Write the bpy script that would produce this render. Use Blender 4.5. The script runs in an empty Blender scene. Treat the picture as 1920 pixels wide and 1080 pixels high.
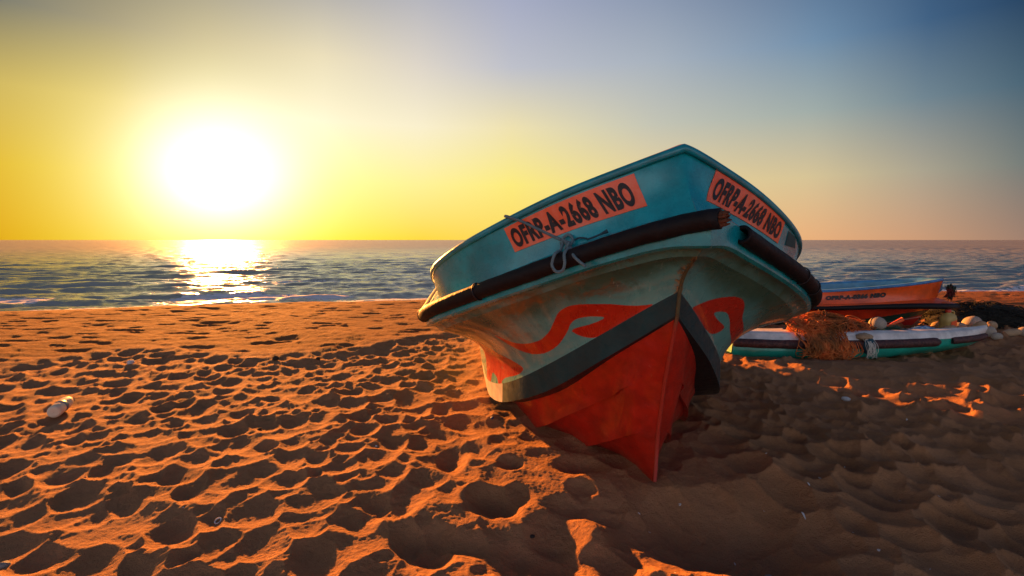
import bpy, bmesh, math, random
import numpy as np
from mathutils import Vector
C = bpy.context.scene.collection
SC = bpy.context.scene
R = math.radians
# ================================================================ camera
CAM_H = .95
cam = bpy.data.cameras.new('camera'); cam_o = bpy.data.objects.new('camera', cam); C.objects.link(cam_o)
cam.sensor_width = 36; cam.lens = 18.0; cam.clip_start = .02; cam.clip_end = 60000
cam_o.location = (0, 0, CAM_H); cam_o.rotation_euler = (R(90) - math.atan(90/960), 0, 0)
SC.camera = cam_o
# ================================================================ light, sky, exposure
SUN_AZ, SUN_EL = -29.6, 6.2            # degrees, azimuth clockwise from the view axis (+Y)
EXPO = 2.1
SC.view_settings.view_transform = 'Standard'; SC.view_settings.look = 'None'
SC.view_settings.exposure = EXPO; SC.view_settings.gamma = 1; SC.view_settings.use_curve_mapping = False
SC.render.engine = 'CYCLES'
SC.cycles.use_denoising = True; SC.cycles.max_bounces = 6; SC.cycles.sample_clamp_indirect = 8
SC.cycles.caustics_reflective = False; SC.cycles.caustics_refractive = False
LAMP_EL = SUN_EL + 1.3                  # lamp raised above the glow's middle to shorten shadows and light more sand
sund = Vector((math.sin(R(SUN_AZ))*math.cos(R(LAMP_EL)), math.cos(R(SUN_AZ))*math.cos(R(LAMP_EL)), math.sin(R(LAMP_EL))))
sl = bpy.data.lights.new('sun', 'SUN'); sl.energy = 4.0; sl.angle = R(1.0); sl.color = (1, .33, .055)
so = bpy.data.objects.new('sun', sl); C.objects.link(so); so.rotation_euler = (-sund).to_track_quat('-Z', 'Y').to_euler()
def lin(c):
    return tuple((x/255/12.92) if x/255 <= .04045 else ((x/255 + .055)/1.055)**2.4 for x in c)
W = bpy.data.worlds.new('World'); SC.world = W; W.use_nodes = True
wn, wl = W.node_tree.nodes, W.node_tree.links
wn.clear()
def wnode(t, **k):
    n = wn.new(t)
    for a, b in k.items(): setattr(n, a, b)
    return n
def wmath(op, a, b=None, c=None):
    n = wnode('ShaderNodeMath', operation=op)
    for i, x in enumerate((a, b, c)):
        if x is None: continue
        if isinstance(x, (int, float)): n.inputs[i].default_value = x
        else: wl.new(x, n.inputs[i])
    return n.outputs[0]
def wmix(f, a, b, blend='MIX'):
    n = wnode('ShaderNodeMix', data_type='RGBA', blend_type=blend)
    for s, x in ((n.inputs[0], f), (n.inputs[6], a), (n.inputs[7], b)):
        if isinstance(x, (int, float)): s.default_value = x
        elif isinstance(x, tuple): s.default_value = (*x, 1)
        else: wl.new(x, s)
    return n.outputs[2]
tc = wnode('ShaderNodeTexCoord'); sx = wnode('ShaderNodeSeparateXYZ'); wl.new(tc.outputs['Generated'], sx.inputs[0])
azf = wmath('ADD', wmath('DIVIDE', wmath('ARCTAN2', sx.outputs[0], sx.outputs[1]), 2*math.pi), .5)
elv = wmath('MULTIPLY', wmath('ARCSINE', sx.outputs[2]), 180/math.pi)
# colour of the evening sky by azimuth (columns) and height above the horizon (rows), as it looks at this exposure
AZ = [-180, -110, -70, -45, -37, -30, -20, -10, 0, 15, 30, 38, 45, 70, 110]
BACK = [(176, 172, 188), (150, 145, 140), (150, 120, 40)]
SKY = {
 0:  [(240,228,226), (195,182,170), (165,120,10), (222,168,12), (244,214,28), (253,240,45), (255,240,60), (254,216,66), (250,212,95), (242,196,118), (234,176,124), (205,156,120), (160,128,110), (118,106,106), (160,160,168)],
 6:  [(250,244,250), (200,192,186), (165,125,35), (222,182,38), (240,218,62), (255,250,150), (255,252,150), (253,240,150), (252,235,125), (235,210,150), (214,195,150), (172,164,143), (112,121,119), (84,98,112), (166,172,188)],
 12: [(242,244,255), (188,188,192), (130,116,70), (202,177,90), (226,204,105), (245,232,160), (252,243,205), (248,238,205), (238,225,175), (196,196,180), (160,172,168), (112,133,145), (68,96,114), (58,82,108), (148,160,182)],
 18: [(212,218,238), (158,164,178), (84,88,84), (108,112,106), (165,155,125), (205,192,150), (232,220,185), (220,212,200), (190,192,202), (168,178,190), (112,142,170), (64,96,130), (32,60,90), (40,60,96), (116,132,162)],
 25: [(126,138,170), (98,108,130), (66,74,84), (80,88,90), (104,108,106), (132,132,132), (158,158,164), (172,174,186), (162,168,194), (130,145,172), (74,100,136), (46,74,110), (28,50,82), (36,54,92), (84,104,138)],
 45: [(72,86,122)]*3 + [(60,68,84)]*2 + [(78,84,98)]*2 + [(82,94,120)]*3 + [(46,62,104)]*3 + [(48,66,108)]*2,
 90: [(48,62,92)]*15,
}
K0 = 1/(.1*2**EXPO)
def ramp(cols, back=1):
    # the sky opposite the sun (first, second and last column) is raised by back, an added fill for the boat's shaded front
    n = wnode('ShaderNodeValToRGB'); n.color_ramp.interpolation = 'LINEAR'
    wl.new(azf, n.inputs[0]); e = n.color_ramp.elements
    k = lambda i, c: tuple(x*(back if i in (0, 1, 14) else 1) for x in lin(c))
    pts = [((a + 180)/360, k(i, c)) for i, (a, c) in enumerate(zip(AZ, cols))] + [(1, k(0, cols[0]))]
    e[0].position = pts[0][0]; e[0].color = (*pts[0][1], 1); e[1].position = pts[-1][0]; e[1].color = (*pts[-1][1], 1)
    for p, c in pts[1:-1]:
        q = e.new(p); q.color = (*c, 1)
    return n.outputs[0]
lev = sorted(SKY); col = ramp(SKY[lev[0]], 1.3)
for a, b in zip(lev[:-1], lev[1:]):
    mr = wnode('ShaderNodeMapRange', interpolation_type='LINEAR' if b <= 25 else 'SMOOTHSTEP'); wl.new(elv, mr.inputs[0])
    mr.inputs[1].default_value = a; mr.inputs[2].default_value = b
    col = wmix(mr.outputs[0], col, ramp(SKY[b], 1.3 if b <= 18 else 1))
# brightness of the glow round the low sun (slightly wider than tall)
daz = wmath('MULTIPLY', wmath('SUBTRACT', wmath('SUBTRACT', wmath('MULTIPLY', azf, 360), 180), SUN_AZ), .84)
ang = wmath('SQRT', wmath('ADD', wmath('POWER', daz, 2), wmath('POWER', wmath('SUBTRACT', elv, SUN_EL), 2)))
def gauss(w, p=2.0): return wmath('EXPONENT', wmath('MULTIPLY', wmath('POWER', wmath('DIVIDE', ang, w), p), -1))
def scaled(c, f):
    n = wnode('ShaderNodeVectorMath', operation='SCALE'); 
    if isinstance(c, tuple): n.inputs[0].default_value = c
    else: wl.new(c, n.inputs[0])
    if isinstance(f, (int, float)): n.inputs['Scale'].default_value = f
    else: wl.new(f, n.inputs['Scale'])
    return n.outputs[0]
def vadd(a, b):
    n = wnode('ShaderNodeVectorMath', operation='ADD'); wl.new(a, n.inputs[0]); wl.new(b, n.inputs[1]); return n.outputs[0]
tot = scaled(col, K0)
tot = vadd(tot, scaled((.55, .62, .95), wmath('MULTIPLY', gauss(5.2, 1.7), 1.35*K0)))
tot = vadd(tot, scaled((1.0, .76, .06), wmath('MULTIPLY', gauss(10, 1.5), .12*K0)))
tot = vadd(tot, scaled((1.0, .90, .62), wmath('MULTIPLY', gauss(1.3, 2.0), 26*K0)))
nis = wnode('ShaderNodeTexSky', sky_type='NISHITA'); nis.sun_disc = False
nis.sun_elevation = R(SUN_EL); nis.sun_rotation = R(SUN_AZ); nis.altitude = 0; nis.dust_density = 2
tot = vadd(tot, scaled(nis.outputs[0], .003))
bg = wnode('ShaderNodeBackground'); bg.inputs[1].default_value = .1; wl.new(tot, bg.inputs[0])
wo = wnode('ShaderNodeOutputWorld'); wl.new(bg.outputs[0], wo.inputs[0])
W.cycles.sampling_method = 'MANUAL'; W.cycles.sample_map_resolution = 1024

# ================================================================ helpers
def tag(o, label=None, cat=None, group=None, kind=None):
    if label: o['label'] = label
    if cat: o['category'] = cat
    if group: o['group'] = group
    if kind: o['kind'] = kind
    return o
def empty(name, loc=(0, 0, 0), rot=(0, 0, 0)):
    o = bpy.data.objects.new(name, None); o.empty_display_size = .1; C.objects.link(o)
    o.location = loc; o.rotation_euler = rot
    return o
class MB:
    """collects vertices, faces, material slots and float attributes, then links ONE mesh object"""
    def __init__(s): s.v = []; s.f = []; s.m = []; s.a = {}; s.n = 0
    def grid(s, P, mat=0, attrs=None, close=False):
        P = np.asarray(P, float); n, m = P.shape[:2]; b = s.n
        s.v.append(P.reshape(-1, 3)); s.n += n*m
        idx = np.arange(n*m).reshape(n, m) + b
        if close: idx = np.concatenate([idx, idx[:, :1]], 1)
        q = np.stack([idx[:-1, :-1], idx[:-1, 1:], idx[1:, 1:], idx[1:, :-1]], -1).reshape(-1, 4)
        s.f += q.tolist(); s.m += [mat]*len(q)
        for k, val in (attrs or {}).items(): s.a.setdefault(k, []).append((b, np.asarray(val, float).ravel()))
        return idx
    def poly(s, pts, mat=0):
        b = s.n; s.v.append(np.asarray(pts, float)); s.n += len(pts); s.f.append(list(range(b, b + len(pts)))); s.m.append(mat)
    def tube(s, path, r, k=8, mat=0, caps=True):
        path = np.asarray(path, float); r = np.broadcast_to(np.asarray(r, float), (len(path),))
        T = np.gradient(path, axis=0); T /= np.linalg.norm(T, axis=1)[:, None] + 1e-12
        up = np.array([0, 0, 1.]) if abs(T[0, 2]) < .9 else np.array([1., 0, 0])
        rings = []; N = np.cross(T[0], up)
        for i in range(len(path)):
            N = N - T[i]*np.dot(N, T[i]); N /= np.linalg.norm(N) + 1e-12
            B = np.cross(T[i], N); a = np.linspace(0, 2*np.pi, k, endpoint=False)
            rings.append(path[i] + r[i]*(np.cos(a)[:, None]*N + np.sin(a)[:, None]*B))
        idx = s.grid(np.array(rings), mat, close=True)
        if caps:
            s.f.append(idx[0, :k].tolist()); s.f.append(idx[-1, :k][::-1].tolist()); s.m += [mat, mat]
    def build(s, name, mats, parent=None, smooth=True):
        me = bpy.data.meshes.new(name)
        V = np.concatenate(s.v)
        me.from_pydata(V.tolist(), [], s.f)
        for m in (mats if isinstance(mats, (list, tuple)) else [mats]): me.materials.append(m)
        me.polygons.foreach_set('material_index', np.array(s.m, np.int32))
        me.polygons.foreach_set('use_smooth', np.full(len(s.f), smooth))
        for k, lst in s.a.items():
            arr = np.zeros(len(V), np.float32)
            for b, val in lst: arr[b:b + len(val)] = val
            at = me.attributes.new(k, 'FLOAT', 'POINT'); at.data.foreach_set('value', arr)
        me.update()
        o = bpy.data.objects.new(name, me); C.objects.link(o)
        if parent: o.parent = parent
        return o
class NT:
    """small shader-node helper"""
    def __init__(s, name):
        s.m = bpy.data.materials.new(name); s.m.use_nodes = True; t = s.m.node_tree; t.nodes.clear(); s.t = t
        s.out = t.nodes.new('ShaderNodeOutputMaterial'); s.b = t.nodes.new('ShaderNodeBsdfPrincipled'); t.links.new(s.b.outputs[0], s.out.inputs[0])
        s.tc = t.nodes.new('ShaderNodeTexCoord')
    def put(s, sock, x):
        if x is None: return
        if isinstance(x, (int, float)): sock.default_value = x
        elif isinstance(x, tuple): sock.default_value = (*x, 1) if len(x) == 3 and sock.type == 'RGBA' else x
        else: s.t.links.new(x, sock)
    def noise(s, scale, detail=4, rough=.55, dist=0, vec=None, stretch=None, col=False):
        n = s.t.nodes.new('ShaderNodeTexNoise'); n.inputs['Scale'].default_value = scale; n.inputs['Detail'].default_value = detail
        n.inputs['Roughness'].default_value = rough; n.inputs['Distortion'].default_value = dist
        v = vec or s.tc.outputs['Object']
        if stretch:
            mp = s.t.nodes.new('ShaderNodeMapping'); mp.inputs['Scale'].default_value = stretch; s.t.links.new(v, mp.inputs[0]); v = mp.outputs[0]
        s.t.links.new(v, n.inputs['Vector'])
        return n.outputs[1 if col else 0]
    def voro(s, scale, feature='F1', out=0, stretch=None):
        n = s.t.nodes.new('ShaderNodeTexVoronoi'); n.inputs['Scale'].default_value = scale; n.feature = feature
        v = s.tc.outputs['Object']
        if stretch:
            mp = s.t.nodes.new('ShaderNodeMapping'); mp.inputs['Scale'].default_value = stretch; s.t.links.new(v, mp.inputs[0]); v = mp.outputs[0]
        s.t.links.new(v, n.inputs['Vector']); return n.outputs[out]
    def attr(s, name):
        n = s.t.nodes.new('ShaderNodeAttribute'); n.attribute_name = name; return n.outputs['Fac']
    def rng(s, x, a, b, c=0., d=1., smooth=True):
        n = s.t.nodes.new('ShaderNodeMapRange'); n.interpolation_type = 'SMOOTHSTEP' if smooth else 'LINEAR'
        s.put(n.inputs[0], x)
        for i, q in enumerate((a, b, c, d)): n.inputs[i + 1].default_value = q
        return n.outputs[0]
    def math(s, op, a, b=None):
        n = s.t.nodes.new('ShaderNodeMath'); n.operation = op; s.put(n.inputs[0], a); s.put(n.inputs[1], b); return n.outputs[0]
    def mix(s, f, a, b, blend='MIX'):
        n = s.t.nodes.new('ShaderNodeMix'); n.data_type = 'RGBA'; n.blend_type = blend
        s.put(n.inputs[0], f); s.put(n.inputs[6], a); s.put(n.inputs[7], b); return n.outputs[2]
    def bump(s, h, strength=.3, dist=.01, normal=None):
        n = s.t.nodes.new('ShaderNodeBump'); n.inputs['Strength'].default_value = strength; n.inputs['Distance'].default_value = dist
        s.t.links.new(h, n.inputs['Height'])
        if normal is not None: s.t.links.new(normal, n.inputs['Normal'])
        return n.outputs[0]
    def done(s, color, rough=.5, metallic=0, normal=None, spec=.5, coat=0, trans=0, ior=None, coat_rough=.1):
        b = s.b.inputs
        s.put(b['Base Color'], color); s.put(b['Roughness'], rough); s.put(b['Metallic'], metallic); s.put(b['Specular IOR Level'], spec)
        s.put(b['Coat Weight'], coat); s.put(b['Coat Roughness'], coat_rough); s.put(b['Transmission Weight'], trans)
        if ior: b['IOR'].default_value = ior
        if normal is not None: s.t.links.new(normal, b['Normal'])
        return s.m
def paint(name, col, rough=.38, wear=.25, wearcol=(.35, .3, .22), coat=.3, scale=6, bump=.12, chips=False):
    """weathered boat paint: faint mottling, scratches, worn spots"""
    n = NT(name)
    a = n.noise(scale, 5, .6); b = n.noise(scale*9, 3, .6); c = n.noise(scale*3, 6, .75, .6, stretch=(1, .35, 1))
    base = n.mix(n.rng(a, .3, .7), tuple(x*.72 for x in col), tuple(min(1, x*1.18) for x in col))
    base = n.mix(n.rng(c, .66, .74, 0, wear), base, wearcol)
    base = n.mix(n.rng(b, .68, .76, 0, wear*.8), base, tuple(x*.35 for x in col))
    v1 = n.noise(scale*14, 3, .6, .3, stretch=(.12, .12, 1.6)); v2 = n.noise(scale*11, 3, .6, .2, stretch=(1.5, .10, .5)); pt = n.rng(n.noise(scale*.6, 3), .48, .62)
    base = n.mix(n.math('MULTIPLY', pt, n.rng(v2, .68, .74, 0, wear*1.6)), base, wearcol)
    base = n.mix(n.math('MULTIPLY', pt, n.rng(v1, .67, .73, 0, wear*1.2)), base, tuple(x*.3 for x in col))
    if chips:
        base = n.mix(n.math('MULTIPLY', n.rng(n.noise(scale*.45, 3), .5, .62), n.rng(n.noise(scale*7, 3, .6), .70, .73, 0, .9)), base, (.66, .50, .40))
        base = n.mix(n.rng(n.noise(scale*2.2, 5, .7, .5, stretch=(1, .4, 1)), .62, .70, 0, .45), base, tuple(x*.45 for x in col))
    return n.done(base, n.rng(c, .3, .75, rough*.8, rough*1.5), normal=n.bump(n.math('ADD', a, n.math('MULTIPLY', b, .15)), bump, .02), coat=coat)

# ---------------------------------------------------------------- numpy noise
_rs = np.random.RandomState(7)
_perm = _rs.permutation(4096)
_grad = np.stack([np.cos(_rs.rand(4096)*6.2832), np.sin(_rs.rand(4096)*6.2832)], -1)
_g2 = _rs.rand(4096)*6.2832
_gx, _gy = np.cos(_g2), np.sin(_g2)
def _h(i, j): return _perm[(_perm[i & 4095] + j) & 4095]
def perlin(x, y):
    xi = np.floor(x).astype(np.int64); yi = np.floor(y).astype(np.int64); xf = x - xi; yf = y - yi
    u = xf**3*(xf*(xf*6 - 15) + 10); v = yf**3*(yf*(yf*6 - 15) + 10)
    def g(di, dj):
        k = _h(xi + di, yi + dj); return _gx[k]*(xf - di) + _gy[k]*(yf - dj)
    a = g(0, 0) + u*(g(1, 0) - g(0, 0)); b = g(0, 1) + u*(g(1, 1) - g(0, 1))
    return (a + v*(b - a))*1.4
def fbm(x, y, o=4, k=.5):
    r = 0; a = 1; s = 0
    for i in range(o): r = r + a*perlin(x*2**i + 17.3*i, y*2**i - 9.1*i); s += a; a *= k
    return r/s
def sstep(x, a, b):
    t = np.clip((x - a)/(b - a), 0, 1); return t*t*(3 - 2*t)
# ---------------------------------------------------------------- boat lines (boat frame: u aft, v to port, w up)
KN = np.array([0, .08, .2, .4, .7, 1.1, 1.6, 2.3, 3.6, 4.8, 5.5])
LINES = {
 'sheer': (-.2395, [0, .147, .360, .657, .872, .905, .91, .91, .895, .87, .85], [1.271, 1.221, 1.143, 1.001, .862, .735, .695, .69, .69, .69, .69]),
 'rail':  (-.4243, [0, .094, .242, .551, .849, .948, .963, .967, .955, .93, .91], [.983, .979, .934, .811, .670, .567, .552, .548, .548, .55, .555]),
 'st':    (-.2036, [0, .078, .188, .353, .514, .612, .640, .650, .650, .65, .65], [.775, .710, .609, .451, .277, .154, .118, .115, .115, .115, .115]),
 'sb':    (-.1868, [0, .085, .209, .364, .520, .604, .628, .636, .636, .636, .636], [.689, .607, .489, .324, .169, .054, .018, .012, .012, .012, .012]),
 'l1':    (-.0874, [0, .102, .147, .272, .387, .443, .455, .455, .45, .445, .44], [.428, .388, .310, .171, -.003, -.065, -.06, -.06, -.06, -.06, -.06]),
 'l2':    (-.0287, [0, .073, .135, .191, .216, .223, .222, .22, .22, .22, .22], [.217, .168, .096, -.009, -.087, -.1, -.1, -.1, -.1, -.1, -.1]),
 'keel':  (.0, [0]*11, [-.02, -.035, -.055, -.08, -.11, -.13, -.135, -.135, -.135, -.135, -.135]),
}
POSE = (.5682, 1.9605, math.radians(-4.8143), math.radians(.5629))
def hermite(yk, S):
    yk = np.array(yk, float)
    m = np.gradient(yk, KN)
    i = np.clip(np.searchsorted(KN, S, side='right') - 1, 0, len(KN) - 2)
    hh = KN[i+1] - KN[i]; t = (S - KN[i]) / hh
    return ((2*t**3-3*t**2+1)*yk[i] + (t**3-2*t**2+t)*hh*m[i] + (-2*t**3+3*t**2)*yk[i+1] + (t**3-t**2)*hh*m[i+1])
def line(name, S):
    u0, v, w = LINES[name]
    fade = 1 - np.clip(S / 3.5, 0, 1)**2 * (3 - 2*np.clip(S / 3.5, 0, 1))
    blunt = .022*np.exp(-S/.016) if name == 'sheer' else 0
    return np.stack([u0*fade + S + blunt, np.maximum(hermite(v, S), 0), hermite(w, S)], -1)
def inset(P, S, d, dw):
    """move a line inward (aft near the stem, towards the middle further back) by d and up by dw"""
    du = np.gradient(P[:, 0]); dv = np.gradient(P[:, 1]); L = np.hypot(du, dv) + 1e-9
    nu, nv = dv/L, du/L
    nu = nu * (1 + .5*np.exp(-S/.06))
    Q = P.copy()
    Q[:, 0] += d*nu
    Q[:, 1] -= d*nv*P[:, 1]/(P[:, 1] + .05)
    Q[:, 1] = np.maximum(Q[:, 1], 0)
    Q[:, 2] += dw
    return Q
def lerp(A, B, t): return A + (B - A)*t
def topside(S, t):
    """outer skin between the gunwale band and the flange, t 0..1 downward"""
    A = inset(line('sheer', S), S, .006, -.028)
    B = inset(line('rail', S), S, .085, .05)
    t = np.asarray(t, float)
    P = lerp(A, B, t[..., None] if t.ndim else t)
    Pm = P.copy()
    bow = np.exp(-S/.5)
    k = (np.sin(np.pi*np.clip(t, 0, 1)**1.3))*(-.012 + .044*bow)
    Pm[:, 1] -= k*P[:, 1]/(P[:, 1] + .1); Pm[:, 0] += k*bow*.6
    return Pm
def hullside(S, t):
    """outer skin below the flange down to the dark band: a hollow flare at the bow, further aft a shelf under the flange and a steep wall"""
    A = inset(line('rail', S), S, .075, -.085)
    B = line('st', S)
    t = np.asarray(t, float)
    q = np.clip((S - .42)/.58, 0, 1); p = 1.12 + 2.3*q*q*(3 - 2*q)
    tt = np.broadcast_to(t, S.shape)
    f = 1 - (1 - np.clip(tt, 0, 1))**p
    P = np.stack([A[:, 0] + (B[:, 0] - A[:, 0])*f, A[:, 1] + (B[:, 1] - A[:, 1])*f, A[:, 2] + (B[:, 2] - A[:, 2])*tt], -1)
    bow = np.exp(-((S - .25)/.6)**2)
    k = np.sin(np.pi*np.clip(tt, 0, 1)**.75)*(.008 + .045*bow)
    P[:, 1] -= k*P[:, 1]/(P[:, 1] + .12); P[:, 0] += k*np.exp(-S/.25)*.5
    return P
def place(P, side=1):
    """boat frame -> world"""
    X0, Y0, yaw, roll = POSE
    u, v, w = P[..., 0], P[..., 1]*side, P[..., 2]
    v2 = v*math.cos(roll) - w*math.sin(roll); w2 = v*math.sin(roll) + w*math.cos(roll)
    return np.stack([X0 + u*math.sin(yaw) + v2*math.cos(yaw), Y0 + u*math.cos(yaw) - v2*math.sin(yaw), w2], -1)
# ---------------------------------------------------------------- end boat lines
# ================================================================ sand
def crest(x):
    xc = np.clip(x, -11, 13)
    return 8.55 + .20*xc - .0085*xc*xc + .05*(x - xc) + .12*np.sin(x*.35)
SX = [-30, -8, -3.8, -3.4, -2.7, -1.9, -1.2, -.6, .6, 1.5, 4, 7, 30]
SY = [2.2, 3.0, 3.85, 4.35, 4.25, 4.15, 4.55, 5.2, 6.3, 6.6, 6.4, 6.2, 6.4]
def cups(x, y, g, rot, stretch, depth, seed):
    """dents left by feet and wind: lower envelope of bowls, with sharp rims where bowls meet"""
    c, s = math.cos(rot), math.sin(rot)
    wx = x + .22*g*perlin(x/g*.9 + seed, y/g*.9); wy = y + .22*g*perlin(x/g*.9 - seed, y/g*.9 + 31)
    X = (c*wx + s*wy)/g; Y = (-s*wx + c*wy)/(g*stretch)
    xi = np.floor(X).astype(np.int64); yi = np.floor(Y).astype(np.int64)
    best = np.full(x.shape, 9.)
    for di in (-1, 0, 1):
        for dj in (-1, 0, 1):
            k = _h(xi + di + seed*7, yi + dj + seed*13)
            r1 = (_perm[k]/4096.); r2 = (_perm[(k*7 + 3) & 4095]/4096.); r3 = (_perm[(k*13 + 5) & 4095]/4096.)
            dx = X - (xi + di + .5 + .9*(r1 - .5)); dy = Y - (yi + dj + .5 + .9*(r2 - .5))
            val = (-.75*r3 + .05) + (1.5 + 2.2*_perm[(k*5 + 11) & 4095]/4096.)*(dx*dx + dy*dy)
            best = np.minimum(best, val)
    return best*depth
PITS = [(920, 942, .095, .07, .045), (1082, 868, .085, .06, .04), (1042, 990, .085, .075, .04), (850, 862, .06, .10, .035), (1098, 945, .13, .06, .04),
        (1090, 912, .05, .05, .03), (735, 955, .09, .07, .03), (1010, 1035, .20, .10, .05),
        (800, 1025, .10, .08, .045), (1170, 1050, .07, .12, .04), (955, 870, .05, .05, .03)]
def at(px, py, z=0.):
    """a spot of the beach seen at photo pixel px, py"""
    f = 960.; p = math.atan(90/f); X = (px - 960)/f; U = (540 - py)/f
    d = np.array([X, math.cos(p) + U*math.sin(p), -math.sin(p) + U*math.cos(p)]); t = (z - CAM_H)/d[2]
    return np.array([d[0]*t, d[1]*t, z])
def hull_dist(x, y):
    """rough distance from the beached boat's footprint, for the smoother sand round it"""
    X0, Y0, yaw, _ = POSE
    u = (x - X0)*math.sin(yaw) + (y - Y0)*math.cos(yaw); v = (x - X0)*math.cos(yaw) - (y - Y0)*math.sin(yaw)
    b = .62*np.sqrt(np.clip(u/.9, 0, 1))
    return np.hypot(np.maximum(np.abs(v) - b, 0), np.maximum(-u, 0) + np.maximum(u - 2.86, 0))
def sand_h(x, y, fine=True):
    x = np.asarray(x, float); y = np.asarray(y, float)
    s = (y - crest(x))
    z = -.145*np.log1p(np.exp(np.clip(s/.25, -40, 40)))*.25
    z = np.where(s > 8, z - .02*(s - 8)**1.0, z)
    sy = np.interp(x, SX, SY) + .28*fbm(x*.9, y*.9, 3)
    zone = sstep(sy - y, -.10, .22)
    z += .028*(1 - sstep(sy - y, -.02, .30)) - .006
    z += .03*perlin(x*.35 + 3, y*.35) + .016*perlin(x*1.1, y*1.1 + 8)
    near = np.hypot(x, y)
    if fine:
        hd = hull_dist(x, y)
        calm = .6 + .4*sstep(hd, .08, .55)
        dens = fbm(x*.55 + 40, y*.55, 3)
        right = sstep(x - .45*(2.6 - y) - .62, -.1, .5)
        c1 = cups(x, y, .132, .45, 1.4, .0275, 3)
        c2 = cups(x, y, .075, -.2, 1.3, .016, 11)
        c3 = cups(x, y, .185, -.9, 1.5, .033, 23)
        k = np.minimum(np.minimum(c1, c2 + .012 + .02*dens), c3 + .014 - .016*dens)
        flat = np.exp(-(((x - .05)/.55)**2 + ((y - 1.85)/.75)**2))
        plate = .032 + .012*fbm(x*2.3, y*2.3 + 5, 3) + .016*dens - .029*flat
        w = .0022
        k = -w*np.log(np.exp(-np.clip(k/w, -30, 30)) + np.exp(-plate/w))
        z += zone*k*calm*(1 + 1.3*right)*(1 - .72*np.exp(-(((x - 2.5)/.95)**2 + ((y - 3.6)/.5)**2)))
        # the flatter sand by the water: long low dents
        z += (1 - zone)*sstep(s, 1.5, -.6)*(-.018*sstep(fbm(x*1.6 + 9, y*3.2, 3), .22, .55) + .006*perlin(x*4, y*9) - .012*sstep(perlin(x*3.1 + 50, y*8.5), .30, .6) + .004*perlin(x*11, y*19))
        for px, py, a, b, d in PITS:
            q = at(px, py); e = np.hypot((x - q[0])/a, (y - q[1])/b/1.25)
            z += -d*np.exp(-e**3*.9)*.8 + .004*np.exp(-((e - 1.25)/.28)**2)
        z += (.0035*fbm(x*14, y*14, 3) + .0014*perlin(x*70, y*70))*np.clip(2.2 - near*.25, .25, 1)
        # hollow scoured under the bow and heaped sand against the bilges
        q = at(1372, 985); e = np.hypot((x - q[0])/.33, (y - q[1])/.22)
        z += -.13*np.exp(-e**2.4*1.1) + .026*np.exp(-((e - 1.45)/.28)**2)*sstep(q[0] + .25 - x, 0, .2)*sstep(q[1] + .1 - y, 0, .15)
        z += .022*np.exp(-((x - .60)**2 + (y - 1.93)**2)/.10**2)
        z += .062*np.exp(-((x - 2.45)/.85)**2 - ((y - 3.60)/.30)**2) + .058*np.exp(-((x - 2.95)/.6)**2 - ((y - 3.05)/.36)**2)  # mounds added so the sand before the turquoise boat catches more sun
        z += .018*np.exp(-(hd/.10)**2)*sstep(y, 2.6, 3.2)
    return z
def damp_f(x, y): return sstep(np.interp(x, SX, SY) + .28*fbm(x*.9, y*.9, 3) - y, .15, -.35)
def polar_mesh(name, az, rad, hfun, mat):
    A, RR = np.meshgrid(az, rad)
    X = RR*np.sin(A); Y = RR*np.cos(A); Z = hfun(X, Y)
    n, m = A.shape; wrap = abs((az[-1] - az[0]) - 2*math.pi) < .2 and az[-1] < az[0] + 2*math.pi - 1e-6
    P = np.stack([X, Y, Z], -1).reshape(-1, 3).astype(np.float32)
    idx = np.arange(n*m, dtype=np.int32).reshape(n, m)
    if wrap: idx = np.concatenate([idx, idx[:, :1]], 1)
    q = np.stack([idx[:-1, :-1], idx[1:, :-1], idx[1:, 1:], idx[:-1, 1:]], -1).reshape(-1, 4)
    me = bpy.data.meshes.new(name); nq = len(q)
    extra = 0
    if wrap and rad[0] < .3:      # close the middle
        P = np.concatenate([P, [[0, 0, float(hfun(np.zeros(1), np.zeros(1))[0])]]]).astype(np.float32); extra = m
        tri = np.stack([np.full(m, n*m), idx[0, :-1], idx[0, 1:]], -1).astype(np.int32)
    me.vertices.add(len(P)); me.vertices.foreach_set('co', P.ravel())
    loops = q.ravel(); starts = np.arange(0, nq*4, 4)
    if extra: starts = np.concatenate([starts, nq*4 + np.arange(0, extra*3, 3)]); loops = np.concatenate([loops, tri.ravel()])
    me.loops.add(len(loops)); me.loops.foreach_set('vertex_index', loops.astype(np.int32))
    me.polygons.add(len(starts)); me.polygons.foreach_set('loop_start', starts.astype(np.int32))
    me.update(calc_edges=True); me.validate()
    me.polygons.foreach_set('use_smooth', np.ones(len(me.polygons), bool))
    me.materials.append(mat)
    o = bpy.data.objects.new(name, me); C.objects.link(o)
    return o, me, X, Y
n = NT('sand')
g1 = n.noise(260, 2, .6); g2 = n.noise(900, 1, .5); g3 = n.noise(3.0, 5, .6); g4 = n.noise(40, 4, .65)
cs = n.mix(n.rng(g3, .3, .7), (.38, .175, .075), (.46, .22, .10))
cs = n.mix(n.rng(g4, .35, .75, 0, .35), cs, (.30, .145, .065))
cs = n.mix(n.rng(g1, .55, .72, 0, .45), cs, (.16, .085, .045))
cs = n.mix(n.rng(g2, .66, .74, 0, .5), cs, (.72, .48, .26))
cs = n.mix(n.attr('damp'), cs, n.mix(.75, cs, (.23, .075, .018)))
hb = n.math('ADD', n.math('MULTIPLY', g1, .6), n.math('ADD', n.math('MULTIPLY', g2, .25), n.math('MULTIPLY', g4, 1.6)))
M_sand = n.done(cs, .95, normal=n.bump(hb, .8, .008), spec=.15)
azd = np.concatenate([np.linspace(R(-60), R(60), 1250), np.linspace(R(60), R(300), 200)[1:-1]])
rr = [.12]
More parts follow.
